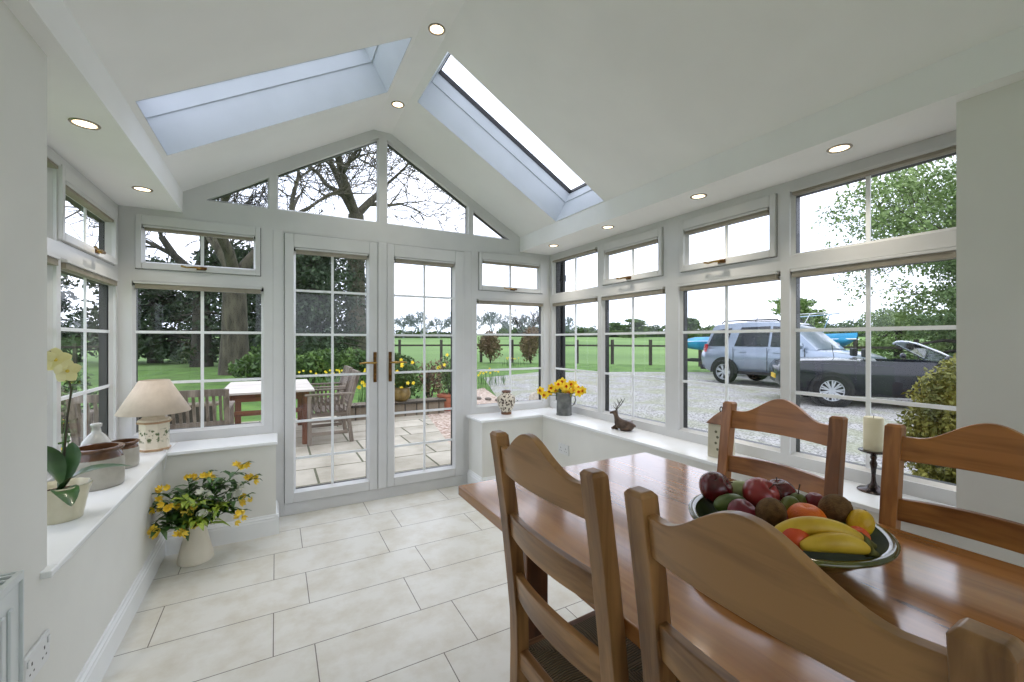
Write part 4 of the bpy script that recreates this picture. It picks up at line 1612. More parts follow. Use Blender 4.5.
def bouquet_stem(tip, kind, label, nleaf=7, nfl=4, leafmat='leafd'):
    base = Vector((VX, VY, 0.06)) + Vector((rb.uniform(-.02, .02), rb.uniform(-.02, .02), 0))
    tip = Vector(tip) + Vector((-0.045, -0.02, -0.045))
    t = thing('flower_stem' if kind != 'leaf' else 'foliage_stem', label, 'flower' if kind != 'leaf' else 'foliage', base,
              group={'yellow': 'yellow flower stems in the floor vase', 'white': 'white flower stems in the floor vase', 'leaf': 'leafy stems in the floor vase'}[kind])
    d = tip - base
    neck = Vector((VX, VY, 0.25)) + Vector((d.x, d.y, 0)).normalized() * 0.025 - base
    mid = neck + (d - neck) * 0.5 + Vector((0, 0, 0.03))
    b = MB(); b.tube([(0, 0, 0), neck, mid, d], [0.003, 0.003, 0.0026, 0.002], 6)
    b.build('stem', M['stemg'], t, smooth=True)
    b = MB()
    for i in range(nleaf):
        u = 0.30 + 0.7 * (i + rb.random() * .6) / nleaf
        p = neck + (mid - neck) * min(1, u * 2) if u < 0.5 else mid + (d - mid) * (u * 2 - 1)
        an = rb.uniform(0, 2 * PI)
        dr = Vector((math.cos(an), math.sin(an), rb.uniform(-0.2, 0.7))).normalized()
        L = rb.uniform(0.075, 0.12)
        leaf(b, [p, p + dr * L * .35 + Vector((0, 0, .006)), p + dr * L * .7, p + dr * L - Vector((0, 0, L * 0.22))], rb.uniform(0.022, 0.034), 0.3)
    b.build('leaves', M[leafmat], t, smooth='all')
    if kind != 'leaf':
        for i in range(nfl):
            c = d + Vector((rb.uniform(-.035, .035), rb.uniform(-.035, .035), rb.uniform(-.03, .025)))
            n, a, e = frame_of((rb.uniform(-.6, .9), rb.uniform(-1.1, -.1), rb.uniform(-.2, .8)))
            b = MB()
            ph = rb.random() * 6
            for k in range(6):
                an = 2 * PI * k / 6 + ph
                dd = a * math.cos(an) + e * math.sin(an) + n * 0.75
                s = a * -math.sin(an) + e * math.cos(an)
                petal(b, c, dd, s, 0.031 if kind == 'yellow' else 0.040, 0.014 if kind == 'yellow' else 0.024, -0.35)
            b.build('blossom', M['als_y'] if kind == 'yellow' else M['als_w'], t, smooth='all')


YL = 'yellow alstroemeria stem amid the bunch in the floor vase'
LL = 'leafy green stem filling out the floor vase bunch'
YN = {3: 'leftmost yellow flower stem, leaning toward the left wall', 7: 'tallest yellow flower stem, at the upper right of the floor bunch', 5: 'yellow flower stem in the upper left of the floor bunch', 11: 'lowest yellow flowers, hanging over the rim of the floor vase', 10: 'yellow flower stem drooping at the lower right of the floor bunch'}
for yi, tip in enumerate(((-0.505, 3.02, 0.49), (-0.40, 3.10, 0.53), (-0.33, 3.12, 0.535), (-0.55, 3.02, 0.42), (-0.51, 2.90, 0.33), (-0.45, 2.95, 0.44),
            (-0.36, 2.93, 0.40), (-0.15, 3.14, 0.55), (-0.08, 3.12, 0.48), (-0.12, 3.05, 0.38), (-0.14, 3.0, 0.31), (-0.38, 2.88, 0.31))):
    bouquet_stem(tip, 'yellow', YN.get(yi, YL), 11, 5, 'leafd')
for tip, WLB in (((-0.315, 2.97, 0.36), 'lower of the white flowers in the middle of the floor bunch'), ((-0.31, 3.03, 0.43), 'upper of the white flowers in the middle of the floor bunch'), ((-0.17, 3.10, 0.43), 'white flower stem at the right of the floor bunch')):
    bouquet_stem(tip, 'white', WLB, 6, 3, 'leafd')
for k, tip in enumerate(((-0.39, 2.95, 0.46), (-0.34, 2.90, 0.43), (-0.24, 3.0, 0.37), (-0.20, 3.02, 0.34), (-0.50, 3.05, 0.36), (-0.42, 3.1, 0.45), (-0.25, 3.12, 0.47), (-0.29, 2.92, 0.30), (-0.45, 2.93, 0.36), (-0.22, 3.08, 0.52), (-0.40, 2.90, 0.30), (-0.33, 2.88, 0.34), (-0.28, 2.95, 0.33), (-0.48, 2.96, 0.30))):
    bouquet_stem(tip, 'leaf', LL, 18, 0, 'leafl' if k in (0, 1, 2, 3, 7, 11) else 'leafd')

# ------------------------------------------------------------------ radiator and socket at the lower left
t = thing('radiator', 'white panel radiator on the left wall at the picture edge', 'radiator', (WL + 0.003, 0.66, 0.178))
RL = 0.70
b = MB()
b.box(0.085, 0.098, -RL, RL, 0.02, 0.585)
for k in range(42):
    y = -RL + 0.045 + k * (2 * RL - 0.09) / 41
    b.box(0.096, 0.104, y - 0.009, y + 0.009, 0.05, 0.545)
b.build('front_panel', M['rad'], t, bevel=0.004)
b = MB(); b.box(0.030, 0.040, -RL, RL, 0.02, 0.585)
b.build('rear_panel', M['rad'], t, bevel=0.003)
b = MB()
b.box(0.028, 0.104, RL - 0.002, RL + 0.004, 0.02, 0.607)
b.build('side_cover', M['rad'], t, bevel=0.002)
b = MB()
b.box(0.028, 0.104, -RL - 0.004, -RL + 0.002, 0.02, 0.607)
b.build('side_cover', M['rad'], t, bevel=0.002)
b = MB()
b.box(0.028, 0.038, -RL, RL, 0.59, 0.607); b.box(0.094, 0.104, -RL, RL, 0.59, 0.607)
for k in range(60):
    y = -RL + 0.01 + k * (2 * RL - 0.02) / 59
    b.box(0.036, 0.096, y - 0.004, y + 0.004, 0.595, 0.605)
b.build('top_grille', M['rad'], t)
b = MB(); b.box(0.0, 0.03, -RL * .8 - .02, -RL * .8 + .02, 0.1, 0.55); b.box(0.0, 0.03, RL * .8 - .02, RL * .8 + .02, 0.1, 0.55)
b.build('wall_bracket', M['rad'], t)
b = MB(); b.tube([(0.065, -RL * .97, 0.04), (0.065, -RL * .97, -0.15)], 0.0075, 8); b.tube([(0.065, RL * .97, 0.04), (0.065, RL * .97, -0.15)], 0.0075, 8)
b.build('pipe', M['rad'], t, smooth=True)

t = thing('wall_socket', 'white double power socket low on the left wall beside the radiator', 'socket', (WL, 1.708, 0.395))
b = MB(); b.box(0, 0.010, -0.073, 0.073, -0.043, 0.043)
b.build('plate', M['socket'], t, bevel=0.004, seg=3)
for s in (-1, 1):
    b = MB()
    y = s * 0.036
    b.box(0.0095, 0.0105, y - 0.003, y + 0.003, 0.004, 0.013)
    b.box(0.0095, 0.0105, y - 0.014, y - 0.008, -0.018, -0.013)
    b.box(0.0095, 0.0105, y + 0.008, y + 0.014, -0.018, -0.013)
    b.build('pin_holes', M['black'], t)
    b = MB(); b.box(0.010, 0.0135, s * 0.058 - 0.006, s * 0.058 + 0.006, 0.012, 0.03)
    b.build('switch', M['socket'], t, bevel=0.001)
# socket on the right dwarf wall near the corner
t = thing('wall_socket', 'white double power socket on the low wall under the right sill', 'socket', (WR, 2.93, 0.375), rotz=PI)
b = MB(); b.box(0, 0.010, -0.073, 0.073, -0.043, 0.043)
b.build('plate', M['socket'], t, bevel=0.004, seg=3)
for s in (-1, 1):
    b = MB()
    y = s * 0.036
    b.box(0.0095, 0.0105, y - 0.003, y + 0.003, 0.004, 0.013)
    b.box(0.0095, 0.0105, y - 0.014, y - 0.008, -0.018, -0.013)
    b.box(0.0095, 0.0105, y + 0.008, y + 0.014, -0.018, -0.013)
    b.build('pin_holes', M['black'], t)
    b = MB(); b.box(0.010, 0.0135, s * 0.058 - 0.006, s * 0.058 + 0.006, 0.012, 0.03)
    b.build('switch', M['socket'], t, bevel=0.001)

# ================================================================== OUTSIDE
M['lawn'] = noisy('lawn_grass', (70, 104, 34), (98, 136, 50), 1.6, 0.95, detail=10, bump=0.6, bscale=60)
M['field'] = noisy('field_grass', (88, 120, 54), (114, 146, 72), 0.05, 0.95, detail=8)
M['drive'] = gravel_mat('drive_gravel', (114, 112, 108), (190, 187, 182), (142, 146, 110), 42)
M['pebble'] = gravel_mat('pebble_bed', (150, 122, 104), (214, 196, 180), (176, 160, 140), 26)
M['paving'] = paving_mat('stone_paving', (182, 174, 156), (202, 194, 176), (96, 96, 70), 0.85, 0.55, 0.0)
M['stonewall'] = paving_mat('dry_stone', (120, 108, 92), (150, 138, 118), (60, 54, 44), 0.3, 0.08)
M['bark'] = noisy('tree_bark', (62, 58, 48), (98, 92, 76), 6, 0.95, stretch=(1, 1, 0.25), bump=0.6, detail=8)
M['barkd'] = noisy('dark_tree_bark', (44, 42, 36), (74, 70, 60), 6, 0.95, stretch=(1, 1, 0.25), bump=0.6, detail=8)
M['ivy'] = noisy('ivy_leaves', (22, 38, 20), (52, 74, 36), 3, 0.5)
M['evergreen'] = noisy('evergreen_needles', (30, 46, 30), (66, 84, 54), 1.5, 0.7)
M['spring'] = noisy('spring_leaves', (96, 122, 62), (150, 172, 106), 1.2, 0.6)
M['hedge'] = noisy('hedge_leaves', (62, 86, 46), (104, 128, 74), 0.3, 0.8)
M['shrub'] = noisy('shrub_leaves', (46, 72, 30), (92, 120, 50), 2, 0.6)
M['golden'] = noisy('golden_conifer', (86, 92, 34), (150, 146, 60), 5, 0.7)
M['brownish'] = noisy('brown_twigs', (96, 78, 56), (134, 112, 84), 3, 0.9)
M['terra'] = noisy('terracotta', (150, 84, 58), (180, 112, 82), 12, 0.8)
M['olivepot'] = noisy('olive_glazed_pot', (104, 84, 40), (136, 114, 62), 12, 0.3)
M['black_pipe'] = noisy('black_downpipe', (16, 17, 19), (28, 30, 32), 10, 0.35)


def ground(name, poly, z, mat):
    b = MB(); b.face([(x, y, z) for x, y in poly])
    o = b.build(name, mat)
    struct(o)
    return o


def gh(x, y):
    """height of the gently rising field"""
    return G - 0.03 + max(0.0, math.hypot(x, y) - 45) * 0.0195


b = MB()
rr = [0, 15, 30, 45, 80, 120, 170, 230, 320, 450]
rings = []
for r in rr[1:]:
    rings.append([b.bm.verts.new((r * math.cos(2 * PI * k / 72), r * math.sin(2 * PI * k / 72), gh(r, 0))) for k in range(72)])
b.bm.faces.new(rings[0])
for a, c in zip(rings, rings[1:]):
    for k in range(72):
        b.bm.faces.new((a[k], a[(k + 1) % 72], c[(k + 1) % 72], c[k]))
struct(b.build('field', M['field'], smooth='all'))
ground('lawn', [(-40, 3.6), (-40, 24), (6.4, 25.5), (11, 24.2), (18, 17.5), (24, 10), (30, -12), (14, -12), (2.5, -12), (2.5, 3.6)], G - 0.02, M['lawn'])
ground('driveway', [(2.55, -12), (26, -12), (22, 8), (13.8, 13.2), (9.8, 15.3), (6.6, 14.0), (4.6, 9.0), (4.2, 6.0), (2.55, 3.66)], G - 0.010, M['drive'])
ground('patio', [(-3.2, 3.66), (1.75, 3.66), (1.9, 4.8), (2.4, 7.5), (0.9, 8.2), (-3.2, 8.6)], G, M['paving'])
ground('pebble_bed', [(1.75, 3.66), (2.55, 3.66), (4.2, 6.0), (4.6, 9.0), (5.2, 11.0), (3.2, 9.6), (2.4, 7.5), (1.9, 4.8)], G - 0.004, M['pebble'])
# conservatory outside walls (brick plinth) and gutter with its downpipe
b = MB()
b.box(2.52, 2.56, -3, 3.66, G, 0.60); b.box(1.55, 2.56, 3.6, 3.66, G, 0.60); b.box(-1.02, -0.02, 3.6, 3.66, G, 0.60); b.box(-1.02, -0.98, -3, 3.66, G, 0.60)
b.box(-0.02, 1.55, 3.56, 3.68, G, 0.0)
struct(b.build('wall_outer_plinth', paving_mat('red_brick', (132, 74, 56), (156, 92, 70), (150, 144, 132), 0.225, 0.075)))
t = thing('downpipe', 'black rainwater downpipe outside the far right corner window', 'downpipe', (2.64, 3.66, G))
b = MB()
b.tube([(0, 0, 0), (0, 0, 2.16)], 0.036, 16)
b.tube([(0, 0, 2.15), (0, 0, 2.20), (0.02, 0, 2.25), (0.03, 0, 2.30)], 0.036, 14)
b.build('pipe', M['black_pipe'], t, smooth=True)
for z in (0.7, 1.98):
    b = MB(); b.tube([(0, 0, z), (0, 0, z + 0.06)], 0.044, 16); b.box(-0.10, 0.0, -0.02, 0.02, z + 0.015, z + 0.045)
    b.build('bracket', M['black_pipe'], t)
b = MB()
prof = [(0.055 * math.cos(a), 0.055 * math.sin(a)) for a in [PI + PI * k / 10 for k in range(11)]]
b.loft([[(2.765 + p, y, 2.30 + q) for p, q in prof] + [(2.765 + p * .92, y, 2.30 + q * .92) for p, q in prof[::-1]] for y in (-2.5, 3.72)])
o = b.build('gutter', M['black_pipe'], smooth=True); tag(o, 'black half round gutter along the right roof edge', 'gutter')


# ------------------------------------------------------------------ plants and trees
def leafcloud(b, c, rad, n, size, rd, shell=0.55, flat=0.0):
    """many small leaf quads scattered through an ellipsoid"""
    c = Vector(c)
    for _ in range(n):
        v = Vector((rd.gauss(0, 1), rd.gauss(0, 1), rd.gauss(0, 1))).normalized()
        r = shell + (1 - shell) * rd.random() ** 0.5
        p = c + Vector((v.x * rad[0], v.y * rad[1], v.z * rad[2])) * r
        a = Vector((rd.uniform(-1, 1), rd.uniform(-1, 1), rd.uniform(-1, 1))).normalized()
        q = a.cross(Vector((rd.uniform(-1, 1), rd.uniform(-1, 1), rd.uniform(-1, 1)))).normalized()
        s = size * rd.uniform(0.6, 1.4)
        b.face([p - a * s, p + q * s * .5, p + a * s, p - q * s * .5])


def branches(b, p, d, L, r, depth, rd, tips, spread=0.6, up=0.12, kink=0.18, n=5, minr=0.006, ratio=(0.62, 0.82), nk=(2, 3)):
    """recursive bare branching"""
    pts, rads = [p.copy()], [r]
    segs = 3 if depth > 1 else 2
    for i in range(segs):
        d = (d + Vector((rd.uniform(-kink, kink), rd.uniform(-kink, kink), rd.uniform(-kink, kink) + up * .4))).normalized()
        p = p + d * (L / segs)
        pts.append(p.copy())
        rads.append(max(minr, r * (1 - 0.38 * (i + 1) / segs)))
    b.tube(pts, rads, max(3, n), cap=False)
    if depth <= 0:
        tips.append(p)
        return
    k = rd.randint(*nk)
    for i in range(k):
        a, s_, t_ = frame_of(d)
        an = 2 * PI * (i + rd.random() * .6) / k
        dd = (d + (s_ * math.cos(an) + t_ * math.sin(an)) * rd.uniform(spread * .6, spread * 1.35) + Vector((0, 0, up))).normalized()
        j = rd.randint(1, len(pts) - 1) if i and depth > 1 else -1
        q = pts[j]
        branches(b, q, dd, L * rd.uniform(*ratio), max(minr, rads[j] * rd.uniform(0.55, 0.75)), depth - 1, rd, tips, spread, up, kink, max(3, n - 1), minr, ratio, nk)


def bare_tree(name, label, loc, H, r, seed, mat, depth=5, lean=(0, 0), first=0.35, group=None, spread=0.6, minr=0.008, cat='tree', leaves=0, leafmat=None, leafsize=0.05, nk=(2, 3), ratio=(0.62, 0.82)):
    rd = random.Random(seed)
    t = thing(name, label, cat, loc, group=group)
    b = MB()
    h0 = H * first
    pts = [Vector((0, 0, -0.1)), Vector((lean[0] * .3, lean[1] * .3, h0 * .4)), Vector((lean[0], lean[1], h0))]
    b.tube(pts, [r * 1.25, r, r * 0.85], 12, cap=False)
    b.build('trunk', mat, t, smooth='all')
    b = MB()
    tips = []
    k = rd.randint(3, 4)
    for i in range(k):
        an = 2 * PI * (i + rd.random() * .5) / k
        dd = Vector((math.cos(an) * spread, math.sin(an) * spread, 1)).normalized()
        branches(b, pts[-1] - Vector((0, 0, 0.1 * r)), dd, (H - h0) * 0.34, r * rd.uniform(0.45, 0.62), depth, rd, tips, spread, 0.06, 0.22, 7, minr, ratio, nk)
    b.build('branches', mat, t, smooth='all')
    if leaves:
        b = MB()
        for q in tips:
            leafcloud(b, q, (0.35, 0.35, 0.3), leaves, leafsize, rd, 0.1)
        b.build('foliage', leafmat, t)
    return t


# two big oaks behind the lawn and a third farther left, winter bare
bare_tree('oak_tree', 'big bare oak whose fork and crown fill the gable glazing', (3.62, 23.1, G), 17, 0.46, 3, M['bark'], depth=6, first=0.46, spread=0.75, minr=0.018, nk=(3, 3), ratio=(0.66, 0.84))
t = bare_tree('oak_tree', 'stout bare oak trunk on the lawn seen through the left garden window', (-1.45, 20.3, G), 14, 0.46, 8, M['bark'], depth=6, first=0.28, spread=0.8, minr=0.018, nk=(3, 3))
bare_tree('oak_tree', 'slimmer bare tree behind and left of the stout oak', (-3.4, 27.3, G), 14, 0.42, 21, M['barkd'], depth=6, first=0.30, spread=0.7, minr=0.02)
bare_tree('oak_tree', 'bare tree standing on the lawn outside the left side window', (-7.5, 17.0, G), 11, 0.25, 33, M['barkd'], depth=5, first=0.35, spread=0.7, minr=0.014)
bare_tree('oak_tree', 'leaning bare tree beyond the left side window, farther off', (-14, 24.0, G), 13, 0.3, 37, M['barkd'], depth=5, first=0.3, spread=0.7, minr=0.016)
# ivy round the middle trunk
t = thing('ivy', 'dark ivy climbing the big oak trunk behind the doors', 'ivy', (3.62, 23.1, G))
b = MB(); rd = random.Random(9)
for k in range(14):
    leafcloud(b, (rd.uniform(-.2, .2), rd.uniform(-.2, .2), 0.4 + k * 0.42), (0.62, 0.62, 0.5), 330, 0.07, rd, 0.7)
o = b.build('leaves', M['ivy'], t)


def evergreen(label, loc, H, R, seed, mat, n=9000, size=0.10, name='yew_tree', layers=9, group=None):
    rd = random.Random(seed)
    t = thing(name, label, 'tree', loc, group=group)
    b = MB(); b.tube([(0, 0, -0.1), (0, 0, H * .85)], [R * 0.09, R * 0.03], 8, cap=False)
    for k in range(layers * 3):
        z = H * (0.12 + 0.8 * rd.random())
        an = rd.random() * 2 * PI
        rr = R * (1.05 - 0.75 * z / H)
        b.tube([(0, 0, z), (math.cos(an) * rr * .5, math.sin(an) * rr * .5, z + 0.1), (math.cos(an) * rr, math.sin(an) * rr, z - 0.1)], [R * .03, R * .02, R * .008], 4, cap=False)
    b.build('trunk', M['barkd'], t, smooth='all')
    b = MB()
    for k in range(layers * 6):
        z = H * (0.06 + 0.92 * (k + rd.random()) / (layers * 6))
        rr = R * (1.0 - 0.72 * (z / H) ** 1.3) * rd.uniform(0.55, 0.95)
        an = rd.random() * 2 * PI
        leafcloud(b, (math.cos(an) * rr * .7, math.sin(an) * rr * .7, z), (R * .42, R * .42, H * 0.075), n // (layers * 6), size, rd, 0.15)
    b.build('foliage', mat, t)
    return t


evergreen('dark evergreen filling the upper half of the left glass door', (1.35, 17.2, G), 5.3, 2.1, 41, M['evergreen'], 11000, 0.08)
evergreen('tall dark evergreen left of the doors, behind the picnic table', (-1.9, 27.0, G), 6.3, 3.2, 42, M['evergreen'], 8000, 0.13)
evergreen('broad dark evergreen behind the stout oak trunk', (-6.4, 33.0, G), 6.0, 4.6, 43, M['evergreen'], 9000, 0.16)
evergreen('dark evergreen at the far left of the lawn', (-13.5, 36.0, G), 5.5, 4.4, 44, M['evergreen'], 8000, 0.18)
evergreen('dark evergreen right behind the big forked oak', (1.4, 30.0, G), 7.6, 3.2, 45, M['evergreen'], 8000, 0.15)


def shrub(name, label, cat, loc, rad, n, size, mat, seed, group=None, lumps=7, stem=True, flowers=None):
    rd = random.Random(seed)
    t = thing(name, label, cat, loc, group=group)
    b = MB()
    for k in range(5):
        an = rd.random() * 6.28
        b.tube([(0, 0, -0.03), (math.cos(an) * rad[0] * .3, math.sin(an) * rad[1] * .3, rad[2] * .8), (math.cos(an) * rad[0] * .6, math.sin(an) * rad[1] * .6, rad[2] * 1.4)], [0.03 * rad[0] + .004, 0.02 * rad[0] + .003, 0.004], 5, cap=False)
    b.build('stems', M['barkd'], t, smooth='all')
    b = MB()
    for k in range(lumps):
        an = rd.random() * 6.28
        q = rd.uniform(0, 0.5)
        leafcloud(b, (math.cos(an) * rad[0] * q, math.sin(an) * rad[1] * q, rad[2] * rd.uniform(0.55, 1.35)), (rad[0] * .6, rad[1] * .6, rad[2] * .55), n // lumps, size, rd, 0.35)
    b.build('foliage', mat, t)
    if flowers:
        fm, fn_, fs = flowers
        b = MB()
        for k in range(fn_):
            v = Vector((rd.gauss(0, 1), rd.gauss(0, 1) - .4, rd.gauss(0, 1) + .3)).normalized()
            p = Vector((v.x * rad[0], v.y * rad[1], rad[2] + v.z * rad[2]))
            for j in range(5):
                a = 2 * PI * j / 5
                d = Vector((math.cos(a), 0.2, math.sin(a)))
                s = Vector((-math.sin(a), 0, math.cos(a)))
                petal(b, p, d, s, fs, fs * .7, 0.1)
        b.build('blossoms', fm, t)
    return t


# shrubs and daffodils on the far side of the lawn
k = 0
for (x, y, r, h, lab) in ((-0.4, 15.5, 1.0, 0.55, 'low green shrub left of the picnic table top, across the lawn'), (1.0, 14.6, 1.1, 0.62, 'rounded green shrub behind the garden chair'),
                          (2.4, 14.4, 1.0, 0.60, 'leafy shrub at the edge of the lawn behind the left door lever'), (3.6, 14.8, 0.9, 0.5, 'low shrub between the doors and the paddock fence'),
                          (0.2, 16.6, 1.0, 0.75, 'taller bright green shrub under the dark evergreen')):
    shrub('garden_shrub', lab, 'shrub', (x, y, G), (r, r * .8, h), 2600, 0.07, M['shrub'], 50 + k); k += 1


def daffodil_clump(x, y, seed, label, n=9, s=0.45, h=0.38, fs=0.032, mat='daf_y'):
    rd = random.Random(seed)
    t = thing('daffodil_clump', label, 'flowers', (x, y, G), group='daffodil clumps in the garden')
    b, c = MB(), MB()
    for k in range(n * 4):
        px, py = rd.uniform(-s, s), rd.uniform(-s * .6, s * .6)
        hh = h * rd.uniform(.6, 1)
        leaf(b, [(px, py, 0), (px + rd.uniform(-.03, .03), py, hh * .5), (px + rd.uniform(-.08, .08), py + rd.uniform(-.08, .08), hh)], 0.022, 0.1)
    for k in range(n):
        px, py = rd.uniform(-s, s), rd.uniform(-s * .6, s * .6)
        hh = h * rd.uniform(.9, 1.25)
        b.tube([(px, py, 0), (px, py, hh)], 0.006, 4)
        for j in range(6):
            a = 2 * PI * j / 6
            petal(c, (px, py, hh), (math.cos(a), -.1, math.sin(a)), (-math.sin(a), 0, math.cos(a)), fs, fs * .8, 0.1)
    b.build('leaves', M['stemg'], t)
    c.build('flowers', M[mat], t)


names = ['daffodils left of the garden chair beyond the lawn', 'daffodils straight behind the garden chair back', 'daffodils by the left door lever', 'daffodils between the two door levers',
         'daffodils beside the olive pot', 'daffodils in the border behind the pebble bed, left', 'daffodils in the border behind the pebble bed, right', 'daffodils near the fence seen in the corner window', 'daffodils near the fence behind the metal jug']
for k, (x, y) in enumerate(((0.7, 13.2), (1.3, 13.4), (2.0, 13.0), (2.7, 13.6), (3.3, 12.4), (4.6, 10.6), (5.6, 11.4), (10.6, 18.8), (12.6, 18.0))):
    daffodil_clump(x, y, 70 + k, names[k], 9, 0.55, 0.40, 0.034)
for k, (x, y, lab) in enumerate(((-1.75, 5.2, 'small yellow spring flowers outside the left side window'), (-2.3, 6.2, 'yellow spring flowers farther out from the left side window'), (-2.0, 7.4, 'daffodils on the lawn edge above the lampshade'))):
    daffodil_clump(x, y, 90 + k, lab, 12, 0.35, 0.34, 0.03)
M['bluef'] = noisy('blue_petals', (70, 80, 170), (110, 116, 200), 14, 0.6)
shrub('flower_clump', 'low clump of blue spring flowers outside the left side window', 'flowers', (-1.55, 4.7, G), (0.4, 0.35, 0.22), 1800, 0.03, M['shrub'], 97, flowers=(M['bluef'], 40, 0.022))
shrub('garden_shrub', 'leafy green shrub outside the left side window by the jars', 'shrub', (-2.6, 6.6, G), (0.8, 0.7, 0.62), 4200, 0.035, M['shrub'], 98)
shrub('garden_shrub', 'bright green shrub beyond the left side window near the hedge', 'shrub', (-4.4, 9.6, G), (1.0, 0.9, 0.65), 4000, 0.05, M['spring'], 99)

# ------------------------------------------------------------------ picnic table and chairs on the patio
t = thing('garden_table', 'bleached slatted wooden garden table on the patio', 'table', (-0.08, 6.89, G))
TH_ = 0.72
b = MB()
for k in range(12):
    y = -0.84 + k * 1.68 / 12
    b.box(-0.52, 0.52, y + 0.008, y + 1.68 / 12 - 0.008, TH_ - 0.025, TH_)
b.build('tabletop', M['teakpale_x'], t, bevel=0.003)
b = MB()
b.box(-0.44, 0.44, -0.72, -0.69, 0.60, 0.694); b.box(-0.44, 0.44, 0.69, 0.72, 0.60, 0.694); b.box(-0.44, -0.41, -0.72, 0.72, 0.60, 0.694); b.box(0.41, 0.44, -0.72, 0.72, 0.60, 0.694)
b.build('apron', M['teakred_x'], t)
for sx in (-1, 1):
    for sy in (-1, 1):
        b = MB(); b.box(sx * .42 - .04, sx * .42 + .04, sy * .70 - .04, sy * .70 + .04, 0, 0.694)
        b.build('leg', M['teakred_z'], t, bevel=0.004)
b = MB(); b.box(-0.4, 0.4, -0.71, -0.685, 0.42, 0.48); b.box(-0.4, 0.4, 0.685, 0.71, 0.42, 0.48)
b.build('cross_rail', M['teakred_x'], t)


def garden_chair(label, loc, rz, width=0.58, tall=0.93, name='garden_chair', cat='chair', pal='teak'):
    t = thing(name, label, cat, loc, rz)
    hw = width / 2
    # faces +X
    for s in (-1, 1):
        b = MB(); b.box(0.22, 0.27, s * hw - .025, s * hw + .025, 0, 0.64)
        b.build('front_leg', M[pal + '_z'], t, bevel=.004)
        b = MB(); b.loft([[(x - .025, s * hw - .025, z), (x + .025, s * hw - .025, z), (x + .025, s * hw + .025, z), (x - .025, s * hw + .025, z)] for x, z in ((-.27, 0), (-.22, .40), (-.24, .5), (-.36, tall))])
        b.build('back_post', M[pal + '_z'], t, bevel=.004)
        b = MB(); b.box(-0.30, 0.30, s * hw - .03, s * hw + .03, 0.635, 0.66)
        b.build('armrest', M[pal + '_x'], t, bevel=.006)
        b = MB()
        b.box(-0.22, 0.23, s * hw - .012, s * hw + .012, 0.36, 0.41)
        b.box(-0.22, 0.23, s * hw - .012, s * hw + .012, 0.12, 0.16)
        for k in range(7):
            x = -0.17 + k * 0.056
            b.box(x - .009, x + .009, s * hw - .008, s * hw + .008, 0.41, 0.636)
        b.build('side_rails', M[pal + '_x'], t)
    b = MB()
    for k in range(6):
        x = -0.20 + k * 0.085
        b.box(x - .034, x + .034, -hw + .01, hw - .01, 0.405, 0.425)
    b.build('seat', M[pal + '_y'], t, bevel=.003)
    b = MB()
    b.bar((-0.36, -hw, tall - .03), (-0.36, hw, tall - .03), 0.03, 0.07)
    b.bar((-0.245, -hw, 0.50), (-0.245, hw, 0.50), 0.03, 0.05)
    n = int(width / 0.055)
    for k in range(n):
        y = -hw + .05 + k * (width - .1) / (n - 1)
        b.bar((-0.245, y, 0.5), (-0.357, y, tall - .05), 0.014, 0.026, up=(0, 1, 0))
    b.build('back_panel', M[pal + '_z'], t)
    return t


garden_chair('weathered wooden garden armchair seen side-on right of the garden table', (0.62, 6.32, G), PI)
garden_chair('second weathered garden armchair, farther along the right side of the table', (0.66, 7.25, G), PI)
garden_chair('grey slatted garden bench outside the window behind the lamp', (-1.02, 5.55, G), PI / 2, 1.15, 0.86, 'garden_bench', 'bench')

# low stone wall, pots
b = MB(); b.box(0.95, 2.75, 7.55, 7.85, G - .05, 0.155); b.box(0.92, 2.78, 7.52, 7.88, 0.155, 0.195)
o = b.build('garden_wall', M['stonewall']); tag(o, 'low stone wall with a dark coping at the end of the patio', 'wall')
b = MB(); b.box(-3.2, -0.9, 8.65, 8.9, G - .05, 0.20); b.box(-3.25, -0.85, 8.62, 8.93, 0.20, 0.24)
o = b.build('garden_wall', M['stonewall']); tag(o, 'low stone wall on the left behind the garden bench', 'wall')


def pot(name, label, loc, prof, mat, n=28, sx=1, sy=1):
    t = thing(name, label, 'plant pot', loc)
    b = MB(); b.lathe(prof, n=n, sx=sx, sy=sy); b.build('pot_body', mat, t, smooth=True)
    b = MB(); r = prof[-2][0]; b.lathe([(r, prof[-2][1] - .04), (0, prof[-2][1] - .02)], n=n, sx=sx, sy=sy); b.build('soil', M['stem_soil'], t)
    return t


M['stem_soil'] = noisy('potting_soil', (40, 30, 22), (66, 52, 38), 30, 0.95)
pot('plant_pot', 'olive brown round glazed pot on the low stone wall', (1.98, 7.70, 0.196), [(0, 0), (0.10, 0), (0.15, 0.05), (0.172, 0.13), (0.16, 0.20), (0.155, 0.23), (0.175, 0.245), (0.16, 0.25), (0.15, 0.22)], M['olivepot'])
pot('plant_pot', 'oblong terracotta planter beside the low stone wall', (2.98, 7.80, G), [(0, 0), (0.185, 0), (0.20, 0.02), (0.225, 0.26), (0.245, 0.27), (0.25, 0.315), (0.23, 0.32), (0.215, 0.28)], M['terra'], sx=1.15, sy=.7)
shrub('potted_shrub', 'leafy plant with yellow flowers growing in the olive pot', 'plant', (1.98, 7.70, 0.40), (0.32, 0.26, 0.28), 1500, 0.035, M['shrub'], 110, flowers=(M['daf_y'], 14, 0.035))
shrub('potted_shrub', 'upright twiggy shrub growing in the terracotta planter', 'plant', (2.98, 7.80, 0.22), (0.30, 0.24, 0.42), 700, 0.03, M['hedge'], 111, flowers=(M['daf_y'], 10, 0.035))
shrub('garden_shrub', 'tall brown green shrub behind the terracotta planter', 'shrub', (3.0, 9.2, G), (0.55, 0.5, 0.58), 900, 0.04, M['brownish'], 112)
